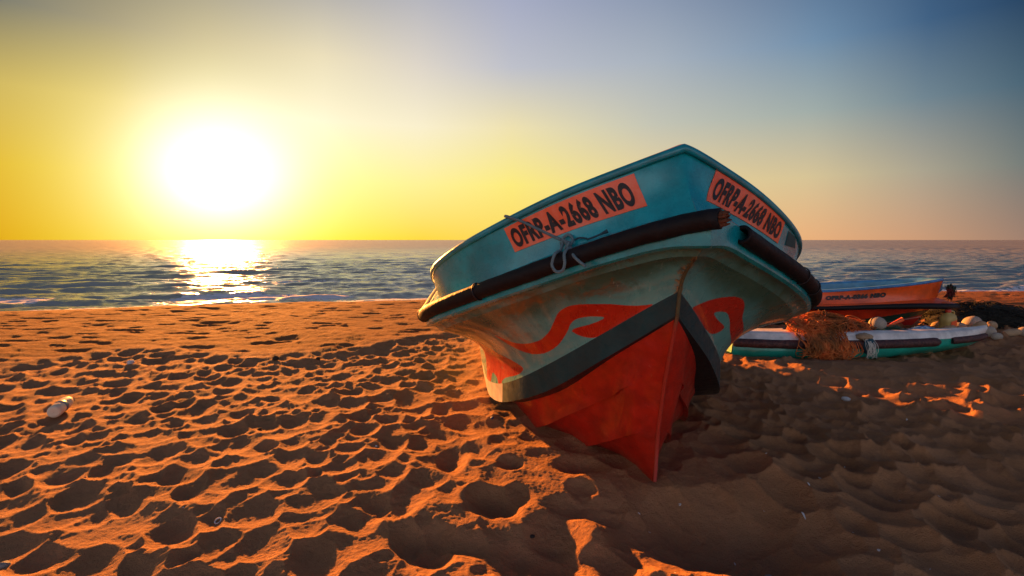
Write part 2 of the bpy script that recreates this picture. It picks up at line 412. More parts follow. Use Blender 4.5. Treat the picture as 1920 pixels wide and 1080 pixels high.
while rr[-1] < 420:
    D = rr[-1]
    rr.append(D + (min(max(D*D/(.95*640), .0035), .036) if D < 11.5 else (D - 11.5)*.12 + .06))
sand, sme, X, Y = polar_mesh('beach_sand', azd, np.array(rr), sand_h, M_sand)
dv = np.append(damp_f(X, Y).ravel(), 0).astype(np.float32)[:len(sme.vertices)]
sme.attributes.new('damp', 'FLOAT', 'POINT').data.foreach_set('value', dv)
tag(sand, kind='structure')

# ================================================================ sea
SEA_Z = -.46
def sea_fun(x, y):
    s = y - crest(x)
    amp = sstep(s, 2.0, 5.5)
    z = np.zeros_like(x); rs = np.random.RandomState(5)
    for i in range(46):
        lam = 7.5*(.90**i); th = rs.normal(-.18, .42); a = .0060*lam**.9*(.6 + .8*rs.rand()); ph = rs.rand()*6.28
        k = 2*math.pi/lam
        t = k*(x*math.sin(th) + y*math.cos(th)) + ph + 1.3*perlin(x*.06 + i, y*.06)
        far = np.clip(1.6 - np.hypot(x, y)/(lam*75), 0, 1)
        w = np.sin(t); z += a*far*(w + .35*np.cos(2*t)*.5)*(.24 if lam > 2.2 else 1.5)
    z *= amp
    # the low breakers just off the beach
    m = fbm(x*.22 + 4, y*.05, 2)
    z += .12*np.exp(-((s - 6.1 - 1.3*m - .4*np.sin(x*.4))/.45)**2)*sstep(m + .12*np.sin(x*.9), -.28, .2)
    z += .045*np.exp(-((s - 10.5 - 2*m)/.6)**2) + .05*np.exp(-((s - 17 + 2*m)/.9)**2)
    return z + SEA_Z
n = NT('sea_water')
w1 = n.noise(2.6, 5, .62, .4, stretch=(.42, 1.5, 1)); w2 = n.noise(9, 4, .6, .3, stretch=(.45, 1.4, 1)); w3 = n.noise(.55, 4, .6, stretch=(.35, 1.5, 1))
bh = n.math('ADD', n.math('MULTIPLY', w1, .9), n.math('ADD', n.math('MULTIPLY', w2, .30), n.math('MULTIPLY', w3, 1.5)))
gust = n.noise(.05, 4, .6, stretch=(.22, 1, 1)); gust2 = n.noise(.35, 4, .65, stretch=(.22, 1, 1))
fo = n.attr('foam')
fm = n.rng(n.math('ADD', fo, n.math('MULTIPLY', n.math('SUBTRACT', n.noise(7, 6, .7), .5), 1.3)), .46, .62)
cw = n.mix(fm, n.mix(n.rng(gust2, .4, .6), (.32, .34, .29), (.42, .43, .36)), (.78, .79, .80))
M_sea = n.done(cw, n.math('ADD', n.math('MULTIPLY', n.attr('far'), .30), n.rng(fm, 0, 1, .11, .7)), normal=n.bump(bh, 1.0, .06), spec=.5, ior=1.5, metallic=n.math('MULTIPLY', n.rng(fm, 0, 1, 1, 0), n.rng(n.math('ADD', n.math('MULTIPLY', gust, .5), n.math('MULTIPLY', gust2, .6)), .40, .70, .08, .45)))
rs_ = [9.0]
while rs_[-1] < 40000: rs_.append(rs_[-1] + (.085 if rs_[-1] < 30 else .085 + (rs_[-1] - 30)*.035))
sea, seame, X, Y = polar_mesh('sea_water', np.concatenate([np.linspace(R(-76), R(-52), 60)[:-1], np.linspace(R(-52), R(52), 1500), np.linspace(R(52), R(76), 60)[1:]]), np.array(rs_), sea_fun, M_sea)
s_ = Y - crest(X); m_ = fbm(X*.22 + 4, Y*.05, 2)
foam = np.exp(-((s_ - 5.3 - 1.3*m_ - .4*np.sin(X*.4))/.55)**2)*sstep(m_ + .12*np.sin(X*.9) + .25*sstep(X, 6, 12), .0, .25)*.95
foam = np.maximum(foam, .62*np.exp(-((s_ - 4.0 - .6*m_)/.5)**2))
foam = np.maximum(foam, .60*np.exp(-((s_ - 9.6 - 2*m_)/.35)**2)*sstep(m_, .05, .3))
foam = np.maximum(foam, .9*sstep(X, 8.0, 10.5)*np.exp(-((s_ - 4.9 - .5*np.sin(X*.8))/.75)**2))
foam[np.hypot(X, Y) > 60] = 0
at_ = seame.attributes.new('foam', 'FLOAT', 'POINT'); at_.data.foreach_set('value', foam.ravel().astype(np.float32))
seame.attributes.new('far', 'FLOAT', 'POINT').data.foreach_set('value', sstep(np.log(np.hypot(X, Y)), math.log(22), math.log(160)).ravel().astype(np.float32))
tag(sea, kind='structure')

# ================================================================ the big beached boat
M_top = paint('teal_paint', (.003, .33, .37), .26, .30, (.05, .34, .38), .6, 7)
M_band = paint('teal_gunwale_paint', (.003, .26, .31), .30, .5, (.02, .05, .06), .4, 9)
M_red = paint('red_bottom_paint', (.46, .014, .003), .42, .30, (.50, .16, .08), .35, 8, chips=True)
M_dark = paint('dark_band_paint', (.002, .042, .046), .5, .25, (.03, .10, .10), 0, 8)
M_black = paint('black_chine_paint', (.006, .010, .012), .5, .3, (.06, .06, .06), .1, 8)
M_white = paint('worn_white_paint', (.62, .55, .44), .5, .4, (.30, .22, .15), .1, 9)
M_inside = paint('red_inside_paint', (.25, .045, .03), .6, .5, (.2, .17, .14), 0, 7)
n = NT('painted_hull_side')
ts, ss, fl, vv = n.attr('tt'), n.attr('ss'), n.attr('red_mark'), n.attr('vv')
a = n.noise(3.2, 6, .65); b = n.noise(22, 5, .7); c = n.noise(70, 3, .6); st = n.noise(9, 6, .7, .8, stretch=(1, 1, .35))
pale = n.mix(n.rng(a, .3, .7), (.085, .30, .275), (.13, .40, .35))
grime = n.rng(n.math('ADD', n.math('MULTIPLY', ts, -1.25), n.math('ADD', n.math('MULTIPLY', a, .9), n.math('MULTIPLY', st, .5))), .18, .62)
pale = n.mix(n.math('MULTIPLY', grime, .82), pale, (.030, .075, .030))
pale = n.mix(n.rng(st, .60, .72, 0, .45), pale, (.07, .11, .03))
rust = n.math('MULTIPLY', n.rng(n.noise(5.5, 6, .72, .9), .52, .66), n.rng(ts, .75, .05))
pale = n.mix(n.math('MULTIPLY', rust, .75), pale, (.20, .085, .018))
drip = n.math('MULTIPLY', n.rng(n.noise(16, 4, .6, .2, stretch=(1, 1, .10)), .56, .70), n.rng(ts, .95, .0))
pale = n.mix(n.math('MULTIPLY', drip, .55), pale, (.045, .06, .025))
l1 = n.noise(60, 3, .6, .3, stretch=(.12, .12, 1.5)); l2 = n.noise(50, 3, .6, .2, stretch=(1.4, .08, .5)); pt = n.rng(n.noise(2.4, 3), .46, .60)
redc = n.mix(n.rng(b, .35, .7), (.48, .014, .004), (.58, .024, .006))
edge = n.math('ADD', fl, n.math('MULTIPLY', n.math('SUBTRACT', b, .5), .004))
side = n.mix(n.rng(edge, -.0012, .0012), pale, redc)
scr = n.rng(n.math('ADD', n.math('MULTIPLY', vv, -11), n.math('ADD', b, n.math('MULTIPLY', c, .35))), .48, .66)
side = n.mix(n.math('MULTIPLY', scr, .85), side, n.mix(n.rng(c, .4, .6), (.05, .03, .012), (.30, .17, .04)))
side = n.mix(n.rng(b, .68, .74, 0, .55), side, (.03, .04, .03))
side = n.mix(n.math('MULTIPLY', pt, n.rng(l2, .67, .72, 0, .6)), side, (.34, .42, .36))
side = n.mix(n.math('MULTIPLY', pt, n.rng(l1, .67, .72, 0, .5)), side, (.03, .04, .03))
M_side = n.done(side, n.rng(st, .3, .7, .2, .42), normal=n.bump(n.math('ADD', a, n.math('MULTIPLY', b, .12)), .14, .02), coat=.6)
n = NT('black_rubber_rail')
a = n.noise(30, 5, .7, stretch=(1, 1, 1)); b = n.noise(160, 3, .6)
M_rub = n.done(n.mix(n.rng(a, .4, .75), (.004, .004, .005), (.014, .012, .011)), n.rng(a, .3, .7, .5, .72), normal=n.bump(n.math('ADD', a, n.math('MULTIPLY', b, .3)), .45, .006), spec=.28)
n = NT('orange_sticker')
a = n.noise(18, 5, .7); b = n.noise(90, 3)
M_stick = n.done(n.mix(n.rng(a, .35, .75), (.95, .115, .022), (.95, .22, .11)), .45, normal=n.bump(b, .08, .003), coat=.2)
n = NT('black_lettering')
a = n.noise(60, 5, .7)
M_letter = n.done(n.mix(n.rng(a, .60, .68, 0, .7), (.006, .006, .008), (.30, .11, .06)), .5)
X0, Y0, YAW, ROLL = POSE
boat = empty('fishing_boat', (X0, Y0, 0), (0, -ROLL, -YAW))
tag(boat, 'large teal fishing boat with red bottom and orange number stickers, bow towards the viewer', 'boat')
S = np.concatenate([np.linspace(0, .5, 110), np.linspace(.5, 1.4, 120)[1:], np.linspace(1.4, 2.6, 50)[1:], np.linspace(2.6, 2.88, 10)[1:]])
def L(P, side): return np.stack([P[..., 1]*side, P[..., 0], P[..., 2]], -1)       # boat frame -> local x, y, z
FL1 = [(.055,1.02),(.11,.855),(.22,.509),(.302,.302),(.333,.258),(.361,.289),(.381,.377),(.412,.509),(.453,.579),(.518,.547),(.591,.453),(.628,.346),(.65,.22),(.649,.415),(.594,.585),(.505,.755),(.436,.811),(.388,.767),(.357,.648),(.34,.509),(.316,.491),(.278,.56),(.23,.704),(.268,.704),(.35,.604),(.316,.792),(.261,.981),(.223,1.02),(.165,1.02)]
FL2 = [(1.14,.15),(.982,.239),(.934,.396),(.735,.616),(.608,.868),(.652,.937),(.793,.906),(.85,.94),(.86,1.05),(.90,1.05),(.951,.893),(1.07,.80),(1.09,1.05),(1.22,1.05),(1.28,.8),(1.30,.45),(1.25,.2)]
FLR = [(.082,1.02),(.155,.711),(.24,.409),(.295,.239),(.33,.201),(.364,.252),(.409,.396),(.56,.465),(.59,.579),(.553,.692),(.41,.635),(.354,.497),(.319,.44),(.278,.528),(.261,.604),(.295,.629),(.357,.61),(.343,.717),(.285,.912),(.192,1.02),(.13,1.02)]
FL2R = [(s + .12, t) for s, t in FL2]
def sdist(poly, s, t, ks=1.0, kt=.34):
    """signed distance (m, + inside) to an outline in hull coordinates"""
    P = np.array(poly + poly[:1], float)*[ks, kt]
    # round the outline's corners
    for _ in range(2):
        Q = np.empty((2*(len(P) - 1) + 1, 2)); Q[:-1:2] = .78*P[:-1] + .22*P[1:]; Q[1::2] = .22*P[:-1] + .78*P[1:]; Q[-1] = Q[0]; P = Q
    x = s*ks; y = t*kt; d = np.full(x.shape, 9.); ins = np.zeros(x.shape, bool)
    for (x1, y1), (x2, y2) in zip(P[:-1], P[1:]):
        ex, ey = x2 - x1, y2 - y1; q = np.clip(((x - x1)*ex + (y - y1)*ey)/(ex*ex + ey*ey + 1e-12), 0, 1)
        d = np.minimum(d, np.hypot(x - x1 - q*ex, y - y1 - q*ey))
        ins ^= ((y1 > y) != (y2 > y)) & (x < (x2 - x1)*(y - y1)/(y2 - y1 + 1e-12) + x1)
    return np.where(ins, d, -d)
hull = MB()
SH = line('sheer', S); RA = line('rail', S); ST = line('st', S); SB = line('sb', S); L1 = line('l1', S); L2 = line('l2', S); KE = line('keel', S)
bt = np.stack([np.interp(S, [0, .05, .3, 6], [.02, .03, .06, .07])]*1)[0]
SBI = inset(SB, S, .12*sstep(S, -.05, .5), -.012)
def strip(side, curves, mat, attrs=None): hull.grid(np.stack([L(c_, side) for c_ in curves], 0), mat, attrs)
for side in (-1, 1):
    T = np.linspace(0, 1, 15)
    hull.grid(np.stack([L(topside(S, np.full(len(S), t)), side) for t in T]), 0)
    B = topside(S, np.ones(len(S))); F1 = inset(RA, S, .006, .036); F2 = RA + [0, 0, .030]; F3 = RA + [0, 0, -.050]; U1 = inset(RA, S, .014, -.058); U2 = hullside(S, np.zeros(len(S)))
    # flange: hollow sweep out of the topside, flat edge, under-lip
    sw = [lerp(B, F1, t) + np.array([0, 0, -.020*math.sin(math.pi*t)]) for t in np.linspace(0, 1, 7)]
    strip(side, sw, 0); strip(side, [F1, F2], 0); strip(side, [F2, F3], 0); strip(side, [F3, U1], 0)
    strip(side, [lerp(U1, U2, t) + np.array([0, 0, .012*math.sin(math.pi*t)]) for t in np.linspace(0, 1, 5)], 1, dict(tt=np.full((5, len(S)), .25), red_mark=np.full((5, len(S)), -1.), vv=np.full((5, len(S)), 1.)))
    T = np.concatenate([np.linspace(0, 1, 64)])
    G = np.stack([hullside(S, np.full(len(S), t)) for t in T])
    TT, S2 = np.meshgrid(T, S, indexing='ij')
    fls = [FL1, FL2] if side < 0 else [FLR, FL2R]
    fl = np.maximum(*[sdist(q, S2, TT) for q in fls])
    hull.grid(L(G, side), 1, dict(tt=TT, ss=S2, red_mark=fl, vv=G[..., 1]))
    k = int(np.searchsorted(S, .84))
    for sl_, m in ((slice(0, k + 1), 2), (slice(k, None), 3)):
        hull.grid(np.stack([L(lerp(ST, SB, t)[sl_], side) for t in (0, .5, .86, 1)]), m)
    kk = slice(None)
    hull.grid(np.stack([L(SB, side), L(SBI, side)]), 4)
    tz = np.linspace(0, 1, 6)
    def bulge(A, B, d): return [lerp(A, B, t) + np.stack([0*S, d*np.sin(math.pi*t)*sstep(S, 0, .3), 0*S], -1) for t in tz]
    L1i = inset(L1, S, .024*sstep(S, .02, .3), .013*sstep(S, .02, .15)); L2i = inset(L2, S, .020*sstep(S, .02, .3), .013*sstep(S, .02, .15))
    strip(side, bulge(SBI, L1, -.012), 5); strip(side, [L1, L1i], 5)
    strip(side, bulge(L1i, L2, -.010), 5); strip(side, [L2, L2i], 5)
    strip(side, bulge(L2i, KE + [0, .010, 0], -.008), 5); strip(side, [KE + [0, .010, 0], KE + [-.004, 0, -.002]], 5)
# transom
E_ = [p[-1] for p in (topside(S, np.zeros(len(S))), RA, ST, SB, L1, L2, KE)]
hull.poly([L(p, -1) for p in E_] + [L(p, 1) for p in E_[::-1]], 0)
hull_o = hull.build('hull', [M_top, M_side, M_dark, M_white, M_black, M_red], boat)
# stem bead: the rounded ridge of the stem, worn to the glass fibre
b = MB()
def stemline(t):     # between flange and foot
    a_ = hullside(np.array([0., .01]), np.array([0., 0.]))[0]; return a_
sp_ = [hullside(S[:2], np.full(2, t))[0] for t in np.linspace(.05, 1, 10)] + [lerp(ST[0], SB[0], .5), SB[0], L1[0], L2[0], KE[0]]
sp_ = np.array([[0, p[0] - .002, p[2]] for p in sp_])
b.tube(sp_, np.linspace(.0045, .008, len(sp_)), 8)
n = NT('worn_stem')
a = n.noise(26, 5, .75); c = n.noise(90, 3, .6); zz = n.t.nodes.new('ShaderNodeSeparateXYZ'); n.t.links.new(n.tc.outputs['Object'], zz.inputs[0])
hi = n.rng(zz.outputs[2], .62, .70)
colr = n.mix(hi, (.42, .028, .010), (.09, .085, .035)); colr = n.mix(n.math('MULTIPLY', n.rng(a, .50, .62, 0, .85), n.rng(hi, 0, 1, .25, 1)), colr, n.mix(n.rng(c, .4, .6), (.20, .10, .025), (.06, .035, .015)))
b.build('stem_ridge', n.done(colr, .6, normal=n.bump(a, .5, .008)), boat)
# gunwale: rolled band round the edge, open inside
b = MB()
for side in (-1, 1):
    prof = [inset(SH, S, .006, -.028), inset(SH, S, -.002, -.030), inset(SH, S, -.007, -.024), inset(SH, S, -.007, -.010), inset(SH, S, -.002, -.002), inset(SH, S, .008, 0)]
    b.grid(np.stack([L(c_, side) for c_ in prof]), 0)
    prof2 = [inset(SH, S, .008, .0), inset(SH, S, .022, .0025), inset(SH, S, .04, .001), inset(SH, S, .046, -.008), inset(SH, S, .046, -.03)]
    b.grid(np.stack([L(c_, side) for c_ in prof2]), 1)
b.build('gunwale', [M_band, M_inside], boat)
# inside shell and floor
b = MB(); fl_w = np.maximum(.16, SB[:, 2] + .12)
for side in (-1, 1):
    I0 = inset(SH, S, .044, -.02); I1 = inset(ST, S, .07, 0.1); I1[:, 2] = np.maximum(I1[:, 2], fl_w + .02); I2 = I1.copy(); I2[:, 1] *= .8; I2[:, 2] = fl_w; I3 = I2.copy(); I3[:, 1] = 0
    b.grid(np.stack([L(c_, side) for c_ in (I0, lerp(I0, I1, .5) + [0, 0, -.02], I1, I2, I3)]), 0)
b.poly([(-.82, 2.86, .81), (.82, 2.86, .81), (.56, 2.86, .2), (-.56, 2.86, .2)], 0)
b.build('inside_lining', M_inside, boat)
for yb in (1.3, 2.2):
    b = MB(); x_ = .78
    b.grid([[(-x_, yb, .60), (-x_, yb, .64), (-x_, yb + .26, .64), (-x_, yb + .26, .60)], [(x_, yb, .60), (x_, yb, .64), (x_, yb + .26, .64), (x_, yb + .26, .60)]], 0, close=True)
    b.build('thwart', M_white, boat, False)
# rub rails: split rubber hose along the flange edge
def rail_part(side, s0, lead):
    i0 = int(np.searchsorted(S, s0)); P = RA[i0:].copy(); P = inset(RA, S, -.012, .0)[i0:]
    P[:, 2] += .010*np.exp(-S[i0:]/.2)
    base = np.concatenate([np.array(lead, float).reshape(-1, 3), P]) if len(lead) else P
    base = L(base, side)
    T_ = np.gradient(base, axis=0); T_ /= np.linalg.norm(T_, axis=1)[:, None]
    N_ = np.cross(T_, [0, 0, 1.0]); N_ /= np.linalg.norm(N_, axis=1)[:, None]
    if side < 0: N_ = -N_
    # N_ points outboard
    mid = len(base)//2
    if N_[mid, 0]*side < 0: N_ = -N_
    Z_ = np.cross(N_, T_); Z_ *= np.sign(Z_[:, 2:3])
    prof = [(.0295, a_) for a_ in np.linspace(-2.25, 2.25, 19)] + [(.0185, a_) for a_ in np.linspace(2.2, -2.2, 15)]
    jit = 1 + .05*np.array([perlin(np.array([i*.11]), np.array([side*3.]))[0] for i in range(len(base))])
    ring = np.array([[base[i] + r_*jit[i]*(math.cos(a_)*N_[i] + 1.06*math.sin(a_)*Z_[i]) for r_, a_ in prof] for i in range(len(base))])
    m = MB(); idx = m.grid(ring, 0, close=True)
    k_ = len(prof); m.f.append(idx[-1, :k_].tolist()); m.m.append(0)
    for q in range(18): pass
    # wall of the hose at its open end
    for q in range(18):
        o1, o2 = idx[0, q], idx[0, q + 1]; i1 = idx[0, k_ - 1 - int(round(q*14/18))]; i2 = idx[0, k_ - 1 - int(round((q + 1)*14/18))]
        m.f.append([int(o1), int(i1), int(i2), int(o2)] if i1 != i2 else [int(o1), int(i1), int(o2)]); m.m.append(0)
    return m.build('rub_rail', M_rub, boat), base
r1, base1 = rail_part(-1, .10, [(-.455, -.012, 1.012), (-.43, .012, 1.010), (-.40, .038, 1.004), (-.37, .065, .998)])
r2, base2 = rail_part(1, .135, [])
r1['label'] = 'black rubber rail with a torn brown end across the stem'; r2['label'] = 'black rubber rail with an open hollow end'
n = NT('torn_wood'); a = n.noise(60, 4, .7, stretch=(1, 1, .3))
M_torn = n.done(n.mix(a, (.03, .012, .006), (.22, .07, .025)), .9, normal=n.bump(a, .8, .01))
b = MB(); rs = np.random.RandomState(2)
p0 = base1[0]; d0 = base1[0] - base1[2]; d0 /= np.linalg.norm(d0)
for i in range(16):
    a_ = rs.rand()*6.28; r_ = .022*math.sqrt(rs.rand()); off = np.array([0, -math.cos(a_)*r_, math.sin(a_)*r_])
    ln = .012 + .030*rs.rand()
    b.tube([p0 + off - d0*.05, p0 + off + d0*ln*.5, p0 + off*.9 + d0*ln], [.006, .005, .0015], 5)
b.build('torn_core', M_torn, r1)
# seam marks (cable ties) round the rails
for (P_, i_, par) in ((base1, 92, r1), (base1, 150, r1), (base2, 60, r2), (base2, 82, r2)):
    b = MB(); a_ = np.linspace(-2.2, 2.2, 16); T_ = P_[i_ + 1] - P_[i_ - 1]; T_ /= np.linalg.norm(T_); N_ = np.cross(T_, [0, 0, 1.]); N_ /= np.linalg.norm(N_)
    N_ *= np.sign(N_[0]*P_[i_][0]); Z_ = np.cross(N_, T_); Z_ *= np.sign(Z_[2])
    b.tube([P_[i_] + .0325*(math.cos(q)*N_ + 1.06*math.sin(q)*Z_) for q in a_], .0028, 5)
    b.build('cable_tie', M_letter, par)
# stickers and lettering
def surf_map(quad, side, lift):
    q = np.array(quad, float)         # top-left, top-right, bottom-right, bottom-left as seen from outside
    def f(a, b):                      # a along 0..1, b up 0..1
        a = np.asarray(a, float); b = np.asarray(b, float)
        top = q[0] + (q[1] - q[0])*a[..., None]; bot = q[3] + (q[2] - q[3])*a[..., None]
        st_ = bot + (top - bot)*b[..., None]
        s_ = st_[..., 0].ravel(); t_ = st_[..., 1].ravel()
        sg = np.linspace(0, 1.2, 600)
        def ev(ss_, tt_):
            out = np.empty((len(ss_), 3))
            tk = np.linspace(-.05, 1, 64); G_ = np.stack([topside(sg, np.full(600, max(z_, 0))) for z_ in tk])
            fi = np.clip((ss_ - sg[0])/(sg[1] - sg[0]), 0, 598.999); fj = np.clip((tt_ - tk[0])/(tk[1] - tk[0]), 0, 62.999)
            i_, j_ = fi.astype(int), fj.astype(int); u_, w_ = (fi - i_)[:, None], (fj - j_)[:, None]
            return (G_[j_, i_]*(1-u_)*(1-w_) + G_[j_, i_+1]*u_*(1-w_) + G_[j_+1, i_]*(1-u_)*w_ + G_[j_+1, i_+1]*u_*w_)
        P = ev(s_, t_); Ps = ev(s_ + .01, t_) - P; Pt = ev(s_, t_ + .04) - P
        N = np.cross(Ps, Pt); N /= np.linalg.norm(N, axis=1)[:, None] + 1e-12
        N *= np.where(N[:, 1] < 0, -1, 1)[:, None]
        P = P + N*lift
        return L(P, side).reshape(a.shape + (3,))
    return f
def text_mesh(body, bold=.048):
    cu = bpy.data.curves.new('lettering', 'FONT'); cu.body = body; cu.size = 1; cu.offset = bold; cu.resolution_u = 5; cu.space_character = 1.12
    o = bpy.data.objects.new('lettering', cu); C.objects.link(o)
    dg = bpy.context.evaluated_depsgraph_get(); me = bpy.data.meshes.new_from_object(o.evaluated_get(dg))
    bpy.data.objects.remove(o); bpy.data.curves.remove(cu)
    bm = bmesh.new(); bm.from_mesh(me); bmesh.ops.triangulate(bm, faces=bm.faces)
    for k_ in range(1, 60):      # slices so that the letters bend with the hull
        pass
    V = np.array([v_.co[:2] for v_ in bm.verts]); F = [[v_.index for v_ in f_.verts] for f_ in bm.faces]; bm.free()
    mn, mx = V.min(0), V.max(0)
    return (V - mn)/(mx - mn), F
def sticker(quad, side, body, box):
    f = surf_map(quad, side, .003); A, B = np.meshgrid(np.linspace(0, 1, 40), np.linspace(0, 1, 10))
    b = MB(); G1 = f(A, B); G0 = surf_map(quad, side, .0005)(A, B)
    b.grid(G1, 0)
    for e1, e0 in ((G1[0], G0[0]), (G1[-1], G0[-1]), (G1[:, 0], G0[:, 0]), (G1[:, -1], G0[:, -1])): b.grid(np.stack([e1, e0]), 0)
    o = b.build('registration_sticker', M_stick, boat)
    V, F = text_mesh(body); a0, a1, b0, b1 = box
    P = surf_map(quad, side, .0050)(a0 + (a1 - a0)*V[:, 0], b0 + (b1 - b0)*V[:, 1])
    m = MB(); m.v.append(P); m.n = len(P); m.f = F; m.m = [0]*len(F)
    t = m.build('lettering', M_letter, o, False)
    return o
sticker([(.35, .05), (.086, .06), (.113, .70), (.391, .63)], -1, 'OFRP-A-2668 NBO', (.03, .945, .11, .89))
sticker([(.079, .015), (.335, .0), (.371, .54), (.086, .67)], 1, 'OFRP-A-2668 NBO', (.045, .965, .11, .88))
n = NT('dark_patch'); a = n.noise(30, 4)
f = surf_map([(.372, .08), (.425, .03), (.475, .22), (.405, .42)], 1, .002); A, B = np.meshgrid(np.linspace(0, 1, 8), np.linspace(0, 1, 8)); b = MB(); b.grid(f(A, B))
b.build('worn_patch', n.done(n.mix(a, (.010, .05, .05), (.03, .09, .085)), .7), boat)

# ================================================================ mooring rope
def spline(pts, n_=60):
    P = np.array(pts, float); d = np.concatenate([[0], np.cumsum(np.linalg.norm(np.diff(P, axis=0), axis=1))]); t = np.linspace(0, d[-1], n_)
    out = np.empty((n_, 3))
    for a_ in range(3):
        m = np.gradient(P[:, a_], d); i = np.clip(np.searchsorted(d, t, side='right') - 1, 0, len(d) - 2); h_ = d[i+1] - d[i]; q = (t - d[i])/h_
        out[:, a_] = (2*q**3-3*q**2+1)*P[i, a_] + (q**3-2*q**2+q)*h_*m[i] + (-2*q**3+3*q**2)*P[i+1, a_] + (q**3-q**2)*h_*m[i+1]
    return out
def laid_rope(mb, pts, r, mat=0, turns=70, n_=None):
    """three strands twisted round each other"""
    ln = np.linalg.norm(np.diff(np.array(pts, float), axis=0), axis=1).sum(); n_ = n_ or max(24, int(ln/.0028))
    P = spline(pts, n_); T = np.gradient(P, axis=0); T /= np.linalg.norm(T, axis=1)[:, None] + 1e-12
    N = np.cross(T, [.3, .2, 1.]); N /= np.linalg.norm(N, axis=1)[:, None] + 1e-12; B = np.cross(T, N); s_ = np.linspace(0, ln*turns*2*math.pi, n_)
    for k_ in range(3):
        a_ = s_ + k_*2.094
        mb.tube(P + r*.52*(np.cos(a_)[:, None]*N + np.sin(a_)[:, None]*B), r*.56, 6, mat)
n = NT('rope_fibre'); a = n.noise(180, 3)
M_rope = n.done(n.mix(a, (.06, .13, .15), (.20, .29, .30)), .85, normal=n.bump(a, .4, .003))
n = NT('dark_cord'); M_cord = n.done(n.mix(n.noise(90, 3), (.010, .035, .05), (.03, .09, .11)), .8)
rb = MB()
ROPE = {
 'main': [(-.53, .15, 1.02), (-.560, .122, 1.045), (-.578, .098, 1.048), (-.5243, .0602, 1.0284), (-.4665, .0319, .9989), (-.4107, -.0007, .970), (-.381, -.03, .9538)],
 'loop': [(-.3758, -.0412, .9498), (-.3936, -.09, .9188), (-.4319, -.1641, .8959), (-.438, -.168, .8663), (-.4247, -.175, .8464), (-.4066, -.182, .8487), (-.398, -.186, .8706), (-.3984, -.18, .8998), (-.3708, -.11, .9266), (-.3665, -.0548, .9498)],
 'knot': [(-.3835, -.0399, .9382), (-.3714, -.0391, .9654), (-.3572, -.0475, .973), (-.3461, -.0609, .9612), (-.3475, -.068, .9458), (-.3618, -.0713, .9344), (-.377, -.0577, .9537), (-.3686, -.0756, .9421), (-.3768, -.0978, .923), (-.372, -.11, .935), (-.3621, -.0828, .9459)],
 'tail': [(-.3573, -.0679, .9343), (-.3657, -.15, .9145), (-.3631, -.20, .8929), (-.3431, -.2161, .8733), (-.3333, -.2208, .8661)],
}
for k_, p_ in ROPE.items(): laid_rope(rb, p_, .0058, 0, 75)
rb.tube(spline([(-.3485, -.0633, .9496), (-.3256, -.0755, .9609), (-.3037, -.10, .9587), (-.305, -.13, .9560), (-.288, -.135, .9616), (-.268, -.14, .97), (-.2398, -.1511, .9836)], 50), np.concatenate([np.full(40, .0035), np.linspace(.0035, .007, 10)]), 6, 1)
rope = rb.build('mooring_rope', [M_rope, M_cord]); rope.location = boat.location; rope.rotation_euler = boat.rotation_euler
tag(rope, 'pale knotted mooring rope hanging over the gunwale of the teal boat', 'rope')

# ================================================================ smaller boats on the right
def knots(S_, xs, ys):
    xs = np.array(xs, float); ys = np.array(ys, float); m = np.gradient(ys, xs); i = np.clip(np.searchsorted(xs, S_, side='right') - 1, 0, len(xs) - 2); h_ = xs[i+1] - xs[i]; q = np.clip((S_ - xs[i])/h_, 0, 1)
    return (2*q**3-3*q**2+1)*ys[i] + (q**3-2*q**2+q)*h_*m[i] + (-2*q**3+3*q**2)*ys[i+1] + (q**3-q**2)*h_*m[i+1]
def curve3(S_, u0, xs, vs, ws): return np.stack([u0*np.exp(-S_/.8) + S_, np.maximum(knots(S_, xs, vs), 0), knots(S_, xs, ws)], -1)
# ---- the orange boat
M_or = paint('orange_paint', (.78, .10, .009), .38, .35, (.55, .28, .14), .25, 6)
M_or2 = paint('orange_red_paint', (.62, .035, .006), .4, .4, (.5, .3, .2), .2, 7)
M_blue = paint('blue_gunwale_paint', (.05, .24, .52), .4, .5, (.3, .4, .45), .2, 12)
M_green = paint('dark_green_paint', (.010, .055, .035), .5, .4, (.1, .12, .1), .1, 8)
n = NT('striped_bottom'); zz = n.t.nodes.new('ShaderNodeSeparateXYZ'); n.t.links.new(n.tc.outputs['Object'], zz.inputs[0])
dd = n.math('SUBTRACT', zz.outputs[2], n.math('MULTIPLY', zz.outputs[1], -.16))
wv = n.math('ABSOLUTE', n.math('SUBTRACT', n.math('FRACT', n.math('MULTIPLY', dd, 16.0)), .5)); base_ = n.noise(8, 5)
M_stripe = n.done(n.mix(n.math('MULTIPLY', n.rng(wv, .09, .05), n.rng(n.math('SINE', n.math('MULTIPLY', dd, 50.3)), -.2, .1)), n.mix(base_, (.32, .012, .014), (.45, .02, .015)), (.6, .45, .42)), .45)
b_dir = np.array([-.9, .43]); b_dir /= np.linalg.norm(b_dir)
BX, BY = 4.50, 5.36
yawB = math.atan2(b_dir[0], b_dir[1])
boatB = empty('fishing_boat', (BX, BY, 0), (0, R(0), -yawB))
tag(boatB, 'small orange fishing boat with blue gunwale lying behind the turquoise boat', 'boat')
SB_ = np.linspace(0, 3.3, 110); KX = [0, .1, .3, .6, 1.1, 1.8, 2.6, 3.3]
